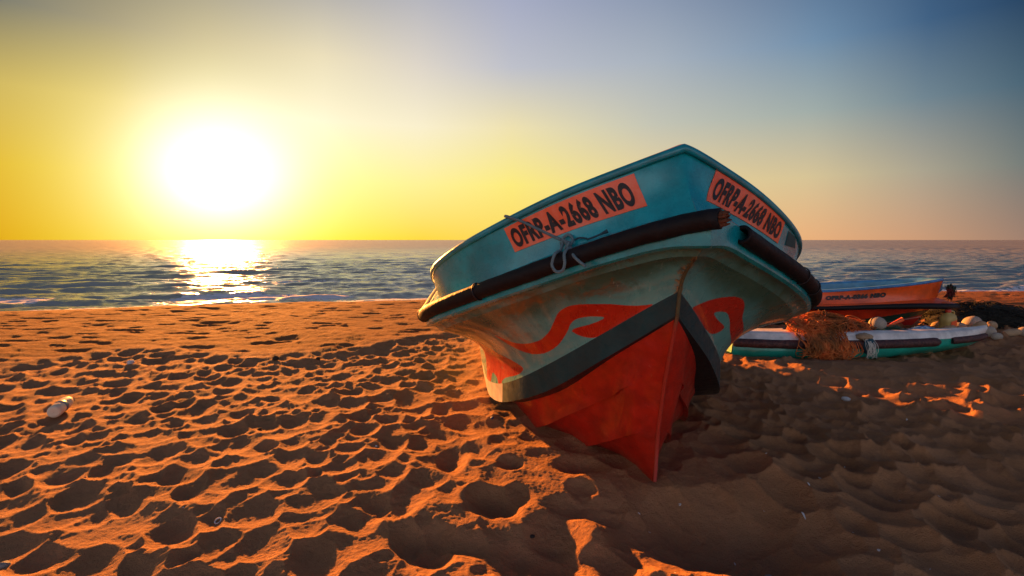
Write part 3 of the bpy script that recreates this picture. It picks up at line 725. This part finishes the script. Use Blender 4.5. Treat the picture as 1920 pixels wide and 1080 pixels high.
lb = {
 'sheer': curve3(SB_, -.02, KX, [0, .15, .31, .43, .52, .55, .55, .53], [.548, .540, .515, .478, .425, .395, .39, .40]),
 'base':  curve3(SB_, .02, KX, [0, .15, .31, .44, .55, .58, .58, .56], [.345, .345, .335, .31, .275, .26, .25, .25]),
 'flange': curve3(SB_, -.15, KX, [0, .15, .33, .48, .60, .635, .63, .61], [.262, .275, .288, .282, .250, .230, .22, .22]),
 'under': curve3(SB_, .03, KX, [0, .10, .25, .40, .53, .57, .57, .55], [.245, .25, .25, .235, .195, .17, .16, .16]),
 'green': curve3(SB_, .08, KX, [0, .08, .21, .35, .47, .51, .51, .50], [.212, .205, .18, .135, .085, .06, .06, .06]),
 'chine': curve3(SB_, .13, KX, [0, .06, .17, .30, .42, .47, .47, .46], [.155, .14, .10, .05, .0, -.01, -.01, 0]),
 'keel':  curve3(SB_, .26, KX, [0]*8, [-.03, -.05, -.07, -.09, -.10, -.10, -.10, -.10]),
}
b = MB()
def lo(P, s_): return np.stack([P[..., 1]*s_, P[..., 0], P[..., 2]], -1)
for s_ in (-1, 1):
    def stp(A, B, m, nn=5, bul=0): b.grid(np.stack([lo(lerp(A, B, t) + np.array([0, 0, 0]) - np.stack([0*SB_, bul*np.sin(math.pi*t)*sstep(SB_, 0, .3), 0*SB_], -1), s_) for t in np.linspace(0, 1, nn)]), m)
    stp(lb['sheer'] - [0, 0, .022], lb['base'], 0, 6, .012); stp(lb['base'], lb['flange'] + [0, 0, .025], 0); stp(lb['flange'] + [0, 0, .025], lb['flange'] - [0, 0, .02], 0)
    stp(lb['flange'] - [0, 0, .02], lb['under'], 1, 5, .01); stp(lb['under'], lb['green'], 1, 4); stp(lb['green'], lb['chine'], 2, 4); stp(lb['chine'], lb['keel'], 3, 6)
e_ = [lb[k_][-1] for k_ in ('sheer', 'base', 'flange', 'under', 'green', 'chine', 'keel')]
b.poly([lo(p, -1) for p in e_] + [lo(p, 1) for p in e_[::-1]], 0)
b.build('hull', [M_or, M_or2, M_green, M_stripe], boatB)
b = MB()
for s_ in (-1, 1):
    q = lb['sheer']; pr = [q - [0, 0, .022], q + [0, .012, -.024], q + [0, .014, -.006], q + [0, .004, 0.002], q - [0, .045, -.002], q - [0, .05, .02]]
    b.grid(np.stack([lo(np.maximum(p, [-9, 0, -9]), s_) for p in pr]), 0)
    b.grid(np.stack([lo(np.maximum(p, [-9, 0, -9]), s_) for p in (q - [0, .05, .02], q - [0, .07, .12], lb['base'] - [-.1, .12, .1], (lb['base'] - [-.1, 0, .13])*[1, 0, 1])]), 1)
b.build('gunwale', [M_blue, paint('blue_inside_paint', (.10, .30, .50), .6, .5)], boatB)
for s_ in (-1, 1):
    b = MB(); q = lb['flange'] + [0, .008, 0]
    b.tube(lo(q - [0, 0, .004], s_), np.interp(SB_, [0, .4, 1.2], [.034, .030, .020]), 10); b.build('rub_rail', M_rub, boatB)
# its number, painted straight on the side
V, F = text_mesh('OFRP-A-0366 NBO', .085)
def sideB(a_, h_):
    u_ = 1.08 - .54*a_; A = np.array([np.interp(u_, SB_, (lb['sheer'] - [0, 0, .022])[:, k_]) for k_ in range(3)]).T; B = np.array([np.interp(u_, SB_, lb['base'][:, k_]) for k_ in range(3)]).T
    t = .66 - .36*h_; P = lerp(A, B, t[:, None]); P[:, 1] += .004 - .012*np.sin(math.pi*t); return lo(P, -1)
m = MB(); P = sideB(V[:, 0], V[:, 1]); P[:, 0] -= .006; m.v.append(P); m.n = len(P); m.f = F; m.m = [0]*len(F); m.build('lettering', M_letter, boatB, False)
# dark netting heaped on its far gunwale, and the tuft hanging at its bow
n = NT('dark_netting'); a = n.noise(60, 5, .7)
M_dnet = n.done(n.mix(n.rng(a, .35, .7), (.006, .008, .006), (.035, .032, .018)), .95, normal=n.bump(a, .9, .02))
def lump(mb, c, rx, ry, rz, seed, amp=.25, fr=2.2, mat=0, nu=40, nv=22, rot=0, power=1., flat=True):
    a_ = np.linspace(0, 2*math.pi, nu, endpoint=False); t = np.linspace(-math.pi/2, math.pi/2, nv)
    A, T_ = np.meshgrid(a_, t)
    dx, dy, dz = np.cos(T_)*np.cos(A), np.cos(T_)*np.sin(A), np.sin(T_)
    nz = fbm(dx*fr + seed*3.1 + dz*fr*.7, dy*fr + dz*fr*.6 + seed, 4)
    r = 1 + amp*nz
    x, y, z = rx*dx*r, ry*dy*r, rz*np.sign(dz)*np.abs(dz)**power*r
    c_, s_ = math.cos(rot), math.sin(rot)
    mb.grid(np.stack([c[0] + c_*x - s_*y, c[1] + s_*x + c_*y, c[2] + z], -1), mat, close=True)
def strands(mb, fn, count, seed, r, mat=0, npt=26):
    """loose threads: fn(rs) gives the control points of one"""
    rs = np.random.RandomState(seed)
    for i in range(count): mb.tube(spline(fn(rs), npt), r*(.7 + .6*rs.rand()), 3, mat, False)
b = MB()
q0 = lo(lb['sheer'], 1)
pathB = q0[38:80]
for i in range(5, len(pathB) - 4, 4): lump(b, pathB[i] + [0, 0, .015], .10, .11, .035 + .02*(i % 3), i, .5, 3, 0, 18, 10)
def st_fn(rs):
    i = rs.randint(4, len(pathB) - 8); p = [pathB[min(len(pathB) - 1, i + j)] + rs.normal(0, 1, 3)*[.06, .02, .03] + [0, 0, .03] for j in range(5)]; return p
strands(b, st_fn, 40, 3, .0022, 0, 16)
net2 = b.build('fishing_net', M_dnet); net2.location = boatB.location; net2.rotation_euler = boatB.rotation_euler
tag(net2, 'dark net heaped along the far gunwale of the orange boat', 'fishing net')
b = MB(); pB = boatB.matrix_basis if False else None
tp = np.array([BX + .075, BY - .045, .44])
lump(b, tp, .018, .022, .05, 4, .5, 3, 0, 18, 12)
def tf(rs):
    a = tp + rs.normal(0, .012, 3); return [a, a + rs.normal(0, .011, 3), a + rs.normal(0, .013, 3) + [0, 0, .02], a + rs.normal(0, .013, 3) - [0, 0, .04], a + rs.normal(0, .015, 3) - [0, 0, .09]]
strands(b, tf, 60, 8, .004, 1, 18)
n = NT('red_green_twine'); a = n.noise(14, 3); M_twine = n.done(n.mix(n.rng(a, .42, .6), (.02, .05, .03), (.16, .02, .02)), .85)
tuft = b.build('rope_bundle', [M_dnet, M_twine]); tag(tuft, 'tangled red and green rope bundle on the bow of the orange boat', 'rope')

# ---- the turquoise boat half sunk in the sand
M_turq = paint('turquoise_paint', (.015, .38, .27), .35, .3, (.2, .35, .3), .3, 7)
M_wdeck = paint('white_deck_paint', (.82, .78, .70), .42, .45, (.32, .26, .2), .15, 8)
n = NT('brown_rubber'); a = n.noise(40, 5, .75); M_brub = n.done(n.mix(n.rng(a, .4, .7), (.045, .014, .012), (.15, .05, .035)), .6, normal=n.bump(a, .6, .01))
c_dir = np.array([-1, .07]); c_dir /= np.linalg.norm(c_dir); CX, CY = 4.02, 4.26
yawC = math.atan2(c_dir[0], c_dir[1]); boatC = empty('rowing_boat', (CX, CY, -.005), (0, R(7), -yawC))
tag(boatC, 'low turquoise boat with white deck and brown rubber edge half sunk in the sand', 'boat')
SC_ = np.linspace(0, 2.20, 90); KC = [0, .1, .3, .6, 1.0, 1.6, 2.0, 2.20]
lc = {
 'top': curve3(SC_, .0, KC, [0, .06, .14, .22, .30, .37, .34, .28], [.228, .214, .198, .188, .180, .172, .172, .175]),
 'rail': curve3(SC_, .02, KC, [0, .065, .155, .245, .33, .405, .375, .31], [.155, .145, .130, .114, .100, .092, .092, .095]),
 'low': curve3(SC_, .16, KC, [0, .045, .11, .19, .285, .37, .345, .28], [.06, .055, .04, .015, -.02, -.035, -.03, -.03]),
}
lc['keel'] = curve3(SC_, .42, KC, [0]*8, [-.0, -.01, -.03, -.06, -.1, -.1, -.1, -.1])
b = MB(); d_ = MB()
zc = np.array([-9, 0, -9.])
for s_ in (-1, 1):
    R0 = lc['rail']; R1 = R0 - [0, .004, .03]
    b.grid(np.stack([lo(p, s_) for p in (R0 + [0, 0, .012], R1, *[lerp(R1, lc['low'], t) + np.stack([0*SC_, .015*np.sin(math.pi*t)*np.ones_like(SC_)*np.minimum(1, SC_/.2), 0*SC_], -1) for t in (.25, .5, .75, 1)], lc['keel'])]), 0)
    wd = np.interp(SC_, [0, .5, .7, 1.55, 1.75, 2.20], [.5, .5, .13, .12, .5, .5])
    inn = np.maximum(lc['top'] - np.stack([0*SC_, wd, -.012*np.ones_like(SC_)], -1), zc)
    d_.grid(np.stack([lo(p, s_) for p in (lc['rail'] + [0, .004, .012], lc['top'] + [0, .010, -.012], lc['top'], lerp(lc['top'], inn, .5) + [0, 0, .003], inn)]), 0)
    well = (SC_ > .5) & (SC_ < 1.76)
    I2 = np.maximum(inn - [0, .03, .12], zc)[well]; I3 = I2*[1, 0, 1]
    d_.grid(np.stack([lo(p, s_) for p in (inn[well], I2, I3)]), 1)
p_ = [lc['rail'][-1] + [0, 0, .012], lc['low'][-1], lc['keel'][-1]]; b.poly([lo(p, -1) for p in p_] + [lo(p, 1) for p in p_[::-1]], 0)
p_ = [lc['top'][-1], lc['rail'][-1] + [0, .004, .012]]; d_.poly([lo(p, -1) for p in p_] + [lo(p, 1) for p in p_[::-1]], 0)
b.build('hull', M_turq, boatC); d_.build('deck', [M_wdeck, paint('dark_well_paint', (.03, .05, .05), .7)], boatC)
for s_ in (-1, 1):
    for a0, a1, r0 in ((.52, 2.20, .036), (0.0, .44, .030)):
        k_ = (SC_ >= a0) & (SC_ <= a1); P = lo(lc['rail'][k_] + [0, .006 if a0 else -.002, -.008], s_); r_ = np.full(k_.sum(), r0)
        r_ = r_*(1 + .06*np.array([perlin(np.array([i*.21]), np.array([s_*5.]))[0] for i in range(len(r_))])); r_[0] *= .55 if a0 else .9; r_[1] *= .9; r_[-1] *= .8
        m = MB(); m.tube(P, r_, 10); m.build('rub_rail', M_brub, boatC)
b = MB(); laid_rope(b, [(2.00, 4.30, .182), (2.10, 4.20, .182), (2.22, 4.15, .182), (2.34, 4.20, .182), (2.50, 4.29, .184), (2.64, 4.34, .20)], .006, 0, 60)
tag(b.build('black_rope', M_cord), 'thin black rope lying across the white deck of the turquoise boat', 'rope')

# ================================================================ nets, floats and small things
n = NT('orange_net'); oi = n.t.nodes.new('ShaderNodeNewGeometry'); a = n.noise(7, 3); rd = oi.outputs['Random Per Island']
M_onet = n.done(n.mix(n.rng(a, .42, .62), n.mix(rd, (.62, .10, .012), (.80, .22, .045)), n.mix(rd, (.20, .075, .014), (.42, .12, .02))), .8)
n = NT('net_inside'); a = n.noise(22, 5, .7); M_nbase = n.done(n.mix(n.rng(a, .35, .7), (.05, .016, .004), (.30, .075, .014)), .95, normal=n.bump(a, 1., .03))
b = MB(); nc = np.array([2.60, 4.24, .20])
lump(b, nc, .22, .18, .115, 2, .35, 2.2, 0, 48, 26); lump(b, nc + [.22, .10, -.02], .24, .15, .08, 5, .35, 2.2, 0, 36, 20)
lump(b, nc + [-.16, -.10, -.02], .15, .13, .09, 9, .4, 2.4, 0, 36, 20); lump(b, nc + [-.15, -.285, -.10], .12, .035, .085, 13, .4, 2.6, 0, 30, 18)
def heap(rs):
    th = rs.rand()*6.28; ph = rs.uniform(.05, 1.5); p = []; k_ = rs.uniform(.98, 1.16); w = rs.choice([0, 0, 1, 2])
    c0, ax = [(nc, (.23, .19, .13)), (nc + [.22, .10, -.02], (.25, .16, .095)), (nc + [-.16, -.10, -.02], (.16, .14, .11))][w]
    for j in range(9):
        p.append(c0 + np.array([ax[0]*math.cos(th)*math.cos(ph), ax[1]*math.sin(th)*math.cos(ph), ax[2]*math.sin(ph)])*k_*(1 + .05*rs.normal()))
        th += rs.normal(.18, .35); ph = min(1.45, max(-.1, ph + rs.normal(0, .3)))
    return p
def drape(rs):
    x0 = nc[0] + rs.normal(-.16, .075); d = rs.normal(0, .035); z1 = rs.uniform(.015, .10)
    p = [np.array([x0 + .10*rs.normal(), nc[1] - .05 + .08*rs.rand(), .285 + .03*rs.rand()]), np.array([x0 + .05*rs.normal(), nc[1] - .15, .25 + .02*rs.rand()]), np.array([x0 + .03*rs.normal(), nc[1] - .25, .195 + .015*rs.rand()])]
    yy = nc[1] - .335 - .02*rs.rand()
    p += [np.array([x0 + d*.4 + .02*rs.normal(), yy, .13]), np.array([x0 + d + .02*rs.normal(), yy - .005 + .012*rs.normal(), max(z1, .06)])]
    if rs.rand() < .35: p += [np.array([x0 + d + .04, yy - .01, z1]), np.array([x0 + d + .09 + .03*rs.rand(), yy, .09]), np.array([x0 + d + .10, yy + .04, .16])]
    else: p += [np.array([x0 + d*1.4 + .015*rs.normal(), yy - .015 + .02*rs.rand(), z1])]
    return p
strands(b, heap, 230, 21, .0034, 1, 30); strands(b, drape, 240, 22, .0034, 1, 24)
tag(b.build('fishing_net', [M_nbase, M_onet]), 'orange fishing net heaped on the deck and hanging over the side of the turquoise boat', 'fishing net')
b = MB(); lump(b, (3.10, 4.36, .12), .18, .12, .06, 6, .4, 2.6, 0, 30, 16); lump(b, (3.36, 4.40, .12), .10, .08, .045, 8, .4, 2.6, 0, 24, 14)
def hp2(rs):
    p = np.array([3.15 + .10*rs.normal(), 4.36 + .05*rs.normal(), .165]); return [p + rs.normal(0, 1, 3)*[.09, .05, .02] for _ in range(6)]
strands(b, hp2, 60, 5, .003, 1, 22)
n = NT('green_net'); M_gnet = n.done(n.mix(n.noise(12, 3), (.012, .05, .035), (.05, .14, .09)), .85)
tag(b.build('fishing_net', [M_dnet, M_gnet]), 'small dark green net lying in the open well of the turquoise boat', 'fishing net')
# floats
n = NT('weathered_float'); a = n.noise(14, 6, .7); c = n.noise(60, 3)
M_float = n.done(n.mix(n.rng(c, .52, .68, 0, .6), n.mix(n.rng(a, .35, .7), (.34, .27, .20), (.54, .47, .37)), (.12, .09, .06)), .7, normal=n.bump(a, .5, .01))
n = NT('tan_float'); a = n.noise(14, 6, .7); M_float2 = n.done(n.mix(n.rng(a, .35, .7), (.36, .22, .11), (.55, .38, .22)), .7, normal=n.bump(a, .5, .01))
def float_mesh(seed, el):
    rs = np.random.RandomState(seed); m = MB(); t = np.linspace(0, math.pi, 18); a_ = np.linspace(0, 2*math.pi, 22, endpoint=False)
    T_, A_ = np.meshgrid(t, a_, indexing='ij'); r = np.sin(T_)**.85*(1 + .06*fbm(np.cos(A_)*1.5 + seed, np.cos(T_)*2 + np.sin(A_)*1.5, 3)); z = -np.cos(T_)*el
    m.grid(np.stack([r*np.cos(A_), r*np.sin(A_), z], -1), 0, close=True); return m
FLO = [(1757, 611, 11, 1.15, 1), (1781, 619, 14, 1.2, 1), (1800, 614, 13, 1.1, 0), (1776, 628, 11, 1.2, 0), (1822, 606, 17, 1.2, 0), (1836, 624, 10, 1.1, 0), (1852, 622, 14, 1.2, 0), (1869, 631, 10, 1.2, 0), (1896, 624, 10, 2.3, 1), (1919, 622, 12, 1.1, 0), (1737, 624, 10, 1.3, 0), (1799, 630, 8, 1.6, 1), (1750, 627, 9, 1.3, 0), (1838, 612, 12, 1.2, 1), (1860, 610, 10, 1.3, 1)]
FLAB = ['tan egg shaped float beside the yellow jug', 'tan round float in front of the dark net pile, below the jug', 'pale round float propped up in the middle of the float pile', 'pale round float at the deck edge of the turquoise boat', 'largest pale float resting against the dark net mound',
 'small pale float between the largest float and the boat tip', 'pale round float beside the white boat tip', 'pale float lying just past the tip of the turquoise boat', 'long tan float lying along the foot of the dark net mound', 'white float at the right edge of the picture', 'pale oval float at the stem of the orange boat',
 'flat tan float tucked under the other floats by the deck', 'small grey oval float left of the pile near the orange stem', 'tan float lying behind the pale ones on the dark net', 'small tan float sunk into the front of the dark net mound']
for i, (px, py, rp, el, kind) in enumerate(FLO):
    D0 = at(px, py + rp*.8, 0)[1]; r = rp*.76*D0/960
    P = at(px, py, r*.8)
    if i in (4, 13, 14): P = at(px, py, r*.8 + (.03, .05, .06)[(4, 13, 14).index(i)])
    m = float_mesh(i, el); rs = np.random.RandomState(i + 50)
    o = m.build('net_float', M_float2 if kind else M_float); o.location = P; o.scale = (r, r, r); o.rotation_euler = (R(90) + rs.normal(0, .3), rs.normal(0, .3), R(90)*(1 if el > 2 else rs.rand()*2))
    tag(o, FLAB[i], 'float', 'net floats piled beside the boats')
fo_ = float_mesh(77, 1.05).build('net_float', M_float); fo_.location = (3.16, 4.38, .225); fo_.scale = (.064,)*3; fo_.rotation_euler = (R(75), R(10), 0)
tag(fo_, 'white float tied with a black strap lying in the turquoise boat', 'float', 'net floats piled beside the boats')
b = MB(); a_ = np.linspace(0, 2*math.pi, 30, endpoint=False); b.grid(np.stack([np.stack([rr_*np.cos(a_), rr_*np.sin(a_), zz_ + .12*np.cos(a_)], -1) for rr_, zz_ in ((1.0, .06), (1.05, .09), (1.05, .2), (.98, .23))]), 0, close=True)
b.build('strap', M_letter, fo_)
# the dark net mound behind the floats
b = MB(); mc = np.array([5.28, 5.72, .02]); lump(b, mc, .56, .34, .20, 3, .28, 1.8, 0, 60, 30, R(-8)); lump(b, mc + [-.38, -.10, -.02], .30, .22, .13, 7, .35, 2.2, 0, 40, 20)
def mnd(rs):
    th = rs.rand()*6.28; ph = rs.uniform(.0, 1.4); p = []
    for j in range(8):
        p.append(mc + np.array([.57*math.cos(th)*math.cos(ph), .36*math.sin(th)*math.cos(ph), .215*math.sin(ph)])*(1 + .06*rs.normal())); th += rs.normal(.1, .25); ph = min(1.4, max(-.1, ph + rs.normal(0, .25)))
    return p
strands(b, mnd, 160, 31, .0036, 0, 22)
tag(b.build('fishing_net', M_dnet), 'big dark net mound on the sand behind the pale floats', 'fishing net')
# yellow jug
def lathe(mb, prof, k=24, mat=0, M=None):
    a_ = np.linspace(0, 2*math.pi, k, endpoint=False); mb.grid(np.array([[(r*math.cos(t), r*math.sin(t), z) for t in a_] for r, z in prof]), mat, close=True)
n = NT('yellow_plastic'); a = n.noise(20, 4); M_jug = n.done(n.mix(a, (.42, .28, .07), (.55, .40, .13)), .45)
J = at(1776, 625); jug = empty('jug', (J[0], J[1], float(sand_h(J[0], J[1])) - .005), (R(3), R(-8), R(20)))
jug.scale = (1.35, 1.35, 1.4)
tag(jug, 'yellow plastic jug standing in the sand by the stem of the orange boat', 'jug')
b = MB(); k_ = np.linspace(0, 2*math.pi, 28, endpoint=False)
def sq(r, z, p=.62): return np.array([(r*np.sign(math.cos(t))*abs(math.cos(t))**p, .72*r*np.sign(math.sin(t))*abs(math.sin(t))**p, z) for t in k_])
b.grid(np.array([sq(.001, 0), sq(.052, 0), sq(.058, .006), sq(.058, .05), sq(.055, .056), sq(.058, .062), sq(.058, .10), sq(.050, .122), sq(.030, .136, .8), sq(.016, .142, 1), sq(.015, .152, 1)]), 0, close=True); b.build('body', M_jug, jug)
b = MB(); lathe(b, [(.0185, .148), (.0185, .164), (.017, .166), (.001, .166)]); b.build('cap', M_or2, jug)
b = MB(); b.tube(spline([(.036, 0, .10), (.062, 0, .105), (.066, 0, .13), (.04, 0, .148), (.012, 0, .138)], 20), .007, 8); b.build('handle', M_jug, jug)
b = MB(); b.grid([[(-.035, -.0440, .022), (.0, -.0450, .022), (.03, -.0440, .022)], [(-.035, -.0440, .09), (.0, -.0450, .09), (.03, -.0440, .09)]]); b.build('paper_label', M_stick, jug)
# oar handle, blue bag, tied cloth on the turquoise boat
b = MB(); b.tube(spline([(3.18, 4.44, .15), (3.26, 4.43, .19), (3.33, 4.42, .225), (3.40, 4.41, .265)], 20), np.concatenate([np.full(12, .010), np.linspace(.013, .019, 8)]), 10)
tag(b.build('oar', M_or), 'orange handled oar sticking up out of the turquoise boat', 'oar')
b = MB(); lump(b, (3.52, 4.33, .19), .10, .05, .026, 12, .5, 2.5, 0, 26, 14)
n = NT('blue_plastic'); M_bp = n.done(n.mix(n.rng(n.noise(16, 4), .4, .6), (.10, .25, .45), (.5, .58, .62)), .35)
tag(b.build('plastic_bag', M_bp), 'crumpled blue plastic bag on the white foredeck of the turquoise boat', 'bag')
b = MB(); lump(b, (2.80, 3.955, .12), .05, .035, .06, 15, .4, 3, 0, 24, 14); lump(b, (2.79, 4.0, .185), .06, .05, .03, 16, .4, 3, 1, 24, 14)
def thr(rs):
    x = 2.79 + .022*rs.normal(); return [np.array([x, 3.96, .18]), np.array([x + .01*rs.normal(), 3.905, .13]), np.array([x + .015*rs.normal(), 3.90, .08]), np.array([x + .02*rs.normal(), 3.905 + .01*rs.normal(), .03 + .03*rs.rand()])]
strands(b, thr, 26, 3, .0018, 2, 14)
n = NT('white_thread'); M_thr = n.done((.6, .55, .45), .8)
n = NT('dark_teal_cloth'); M_cl = n.done(n.mix(n.noise(20, 4), (.01, .04, .06), (.04, .12, .15)), .9)
tag(b.build('cloth_rag', [M_cl, M_float2, M_thr]), 'dark teal rag with white threads tied round the rubber edge of the turquoise boat', 'rag')
# plastic bottle
n = NT('clear_plastic'); a = n.noise(25, 4); M_bot = n.done((.80, .66, .47), n.rng(a, .3, .7, .45, .6), trans=.05, ior=1.2, normal=n.bump(a, .3, .006))
n = NT('blue_label'); M_lab = n.done(n.mix(n.noise(60, 3), (.008, .05, .16), (.02, .12, .26)), .4)
p1, p2 = at(101, 783), at(134, 759); ax = p2 - p1; ax /= np.linalg.norm(ax); mid = (p1 + p2)/2
bott = empty('plastic_bottle', (p1[0], p1[1], float(sand_h(mid[0], mid[1])) + .034), (0, 0, 0)); bott.rotation_euler = Vector((ax[0], ax[1], .04)).to_track_quat('Z', 'Y').to_euler()
tag(bott, 'discarded clear plastic bottle with blue label lying on the sand', 'bottle')
b = MB(); lathe(b, [(.001, .004), (.022, 0), (.030, .004), (.0335, .014), (.0335, .055), (.0332, .095), (.0335, .15), (.0325, .165), (.028, .182), (.016, .196), (.0125, .20), (.0125, .212)], 28); b.build('body', M_bot, bott)
b = MB(); lathe(b, [(.0338, .072), (.0345, .074), (.0345, .104), (.0338, .106)], 28); b.build('label_band', M_lab, bott)
b = MB(); lathe(b, [(.0150, .203), (.0155, .205), (.0155, .218), (.014, .220), (.001, .220)], 20); b.build('cap', M_thr, bott)
# shells, pebbles and scraps
n = NT('shell'); a = n.noise(50, 4); M_shell = n.done(n.mix(a, (.55, .52, .48), (.8, .78, .74)), .6)
n = NT('grey_stone'); a = n.noise(40, 5); M_stone = n.done(n.mix(a, (.20, .19, .18), (.36, .34, .31)), .8, normal=n.bump(a, .5, .005))
n = NT('dark_scrap'); a = n.noise(30, 5); M_scrap = n.done(n.mix(a, (.015, .012, .01), (.06, .045, .03)), .9, normal=n.bump(a, .6, .01))
def bit(name, px, py, size, mat, seed, flat=.5, label=None, cat=None, group=None, sharp=False):
    P = at(px, py); P[2] = float(sand_h(P[0], P[1])); D0 = P[1]; r = size*D0/960*.5
    m = MB()
    if sharp:      # a broken flat flake
        rs = np.random.RandomState(seed); k = 5 + seed % 3; a_ = np.sort(rs.rand(k)*6.28 + np.linspace(0, 6.28, k, endpoint=False)*.8); q = np.stack([np.cos(a_), np.sin(a_)], -1)*(.7 + .5*rs.rand(k, 1))
        tilt = rs.uniform(.2, .8)
        top = [(x, y*.9, .30 + y*tilt) for x, y in q]; bot = [(x*.95, y*.85, .05 + y*tilt) for x, y in q]
        idx = m.grid(np.array([bot, top]), 0, close=True); m.f.append(idx[1, :k].tolist()); m.f.append(idx[0, :k][::-1].tolist()); m.m += [0, 0]
    else: lump(m, (0, 0, flat*.55), 1, .8, flat, seed, .45, 1.6, 0, 16, 10)
    o = m.build(name, mat, smooth=not sharp); o.location = P; o.scale = (r, r, r); o.rotation_euler = (0, 0, seed*1.7)
    return tag(o, label, cat, group)
SHELLS = [(1539, 895, 7), (1516, 913, 6), (1434, 934, 4), (1436, 868, 5), (1275, 926, 6), (1381, 984, 6), (1555, 1062, 6), (1670, 858, 5), (1584, 858, 4), (1759, 940, 5), (1688, 921, 4), (1648, 1021, 6), (1199, 943, 5), (1219, 960, 5), (1265, 1063, 5), (1745, 1060, 4), (1330, 1010, 4), (1600, 985, 4), (1480, 800, 4), (1700, 790, 4)]
for i, (px, py, s_) in enumerate(SHELLS): bit('shell_fragment', px, py, s_*1.15, M_shell, i + 3, .5, 'tiny white shell fragment lying on the shaded sand', 'shell', 'white shell fragments on the shaded sand', True)
LIT = [(536, 678, 5), (500, 680, 4), (62, 775, 4), (233, 1046, 4), (705, 838, 4), (345, 965, 4), (160, 900, 4)]
for i, (px, py, s_) in enumerate(LIT): bit('shell_fragment', px, py, s_*1.2, M_shell, i + 33, .5, 'tiny white shell fragment lying on the sunlit sand', 'shell', 'white shell fragments on the sunlit sand', True)
bit('paper_scrap', 1508, 953, 12, M_shell, 4, .3, 'square white scrap lying on the shaded sand in front', 'scrap', None, True)
bit('pebble', 1444, 1047, 17, M_stone, 5, .6, 'grey pebble on the shaded sand in front of the boat', 'pebble')
bit('pebble', 8, 1066, 24, M_stone, 9, .6, 'rounded grey pebble at the near corner of the sunlit sand', 'pebble')
bit('pebble', 245, 677, 15, M_shell, 12, .7, 'pale stone on the rough edge of the smooth sand', 'pebble')
bit('driftwood_lump', 516, 674, 15, M_scrap, 3, .6, 'dark round lump on the edge of the smooth sand', 'driftwood')
bit('driftwood_lump', 597, 673, 9, M_scrap, 6, .6, 'small dark lump on the rough sand near the scarp', 'driftwood')
bit('seaweed_scrap', 998, 993, 12, M_scrap, 8, .5, 'dark scrap of seaweed between footprints near the bow', 'seaweed')
bit('seaweed_scrap', 487, 805, 9, M_scrap, 10, .5, 'small dark scrap among the ridges of sunlit sand', 'seaweed')
bit('bottle_cap', 923, 786, 8, M_lab, 10, .5, 'tiny blue cap in a dent beside the beached boat', 'cap')
bit('shell', 1586, 749, 15, M_shell, 7, .6, 'white and dark shell on the shaded sand below the turquoise boat', 'shell')
b = MB(); P = at(409, 981); a_ = np.linspace(0, 2*math.pi, 20); zz_ = float(sand_h(P[0], P[1]))
b.tube([(P[0] + .009*math.cos(t), P[1] + .011*math.sin(t), zz_ + .004 + .004*math.sin(t)) for t in a_], .0025, 6)
tag(b.build('shell_ring', M_shell), 'small white shell ring in a footprint on the sunlit sand', 'shell')
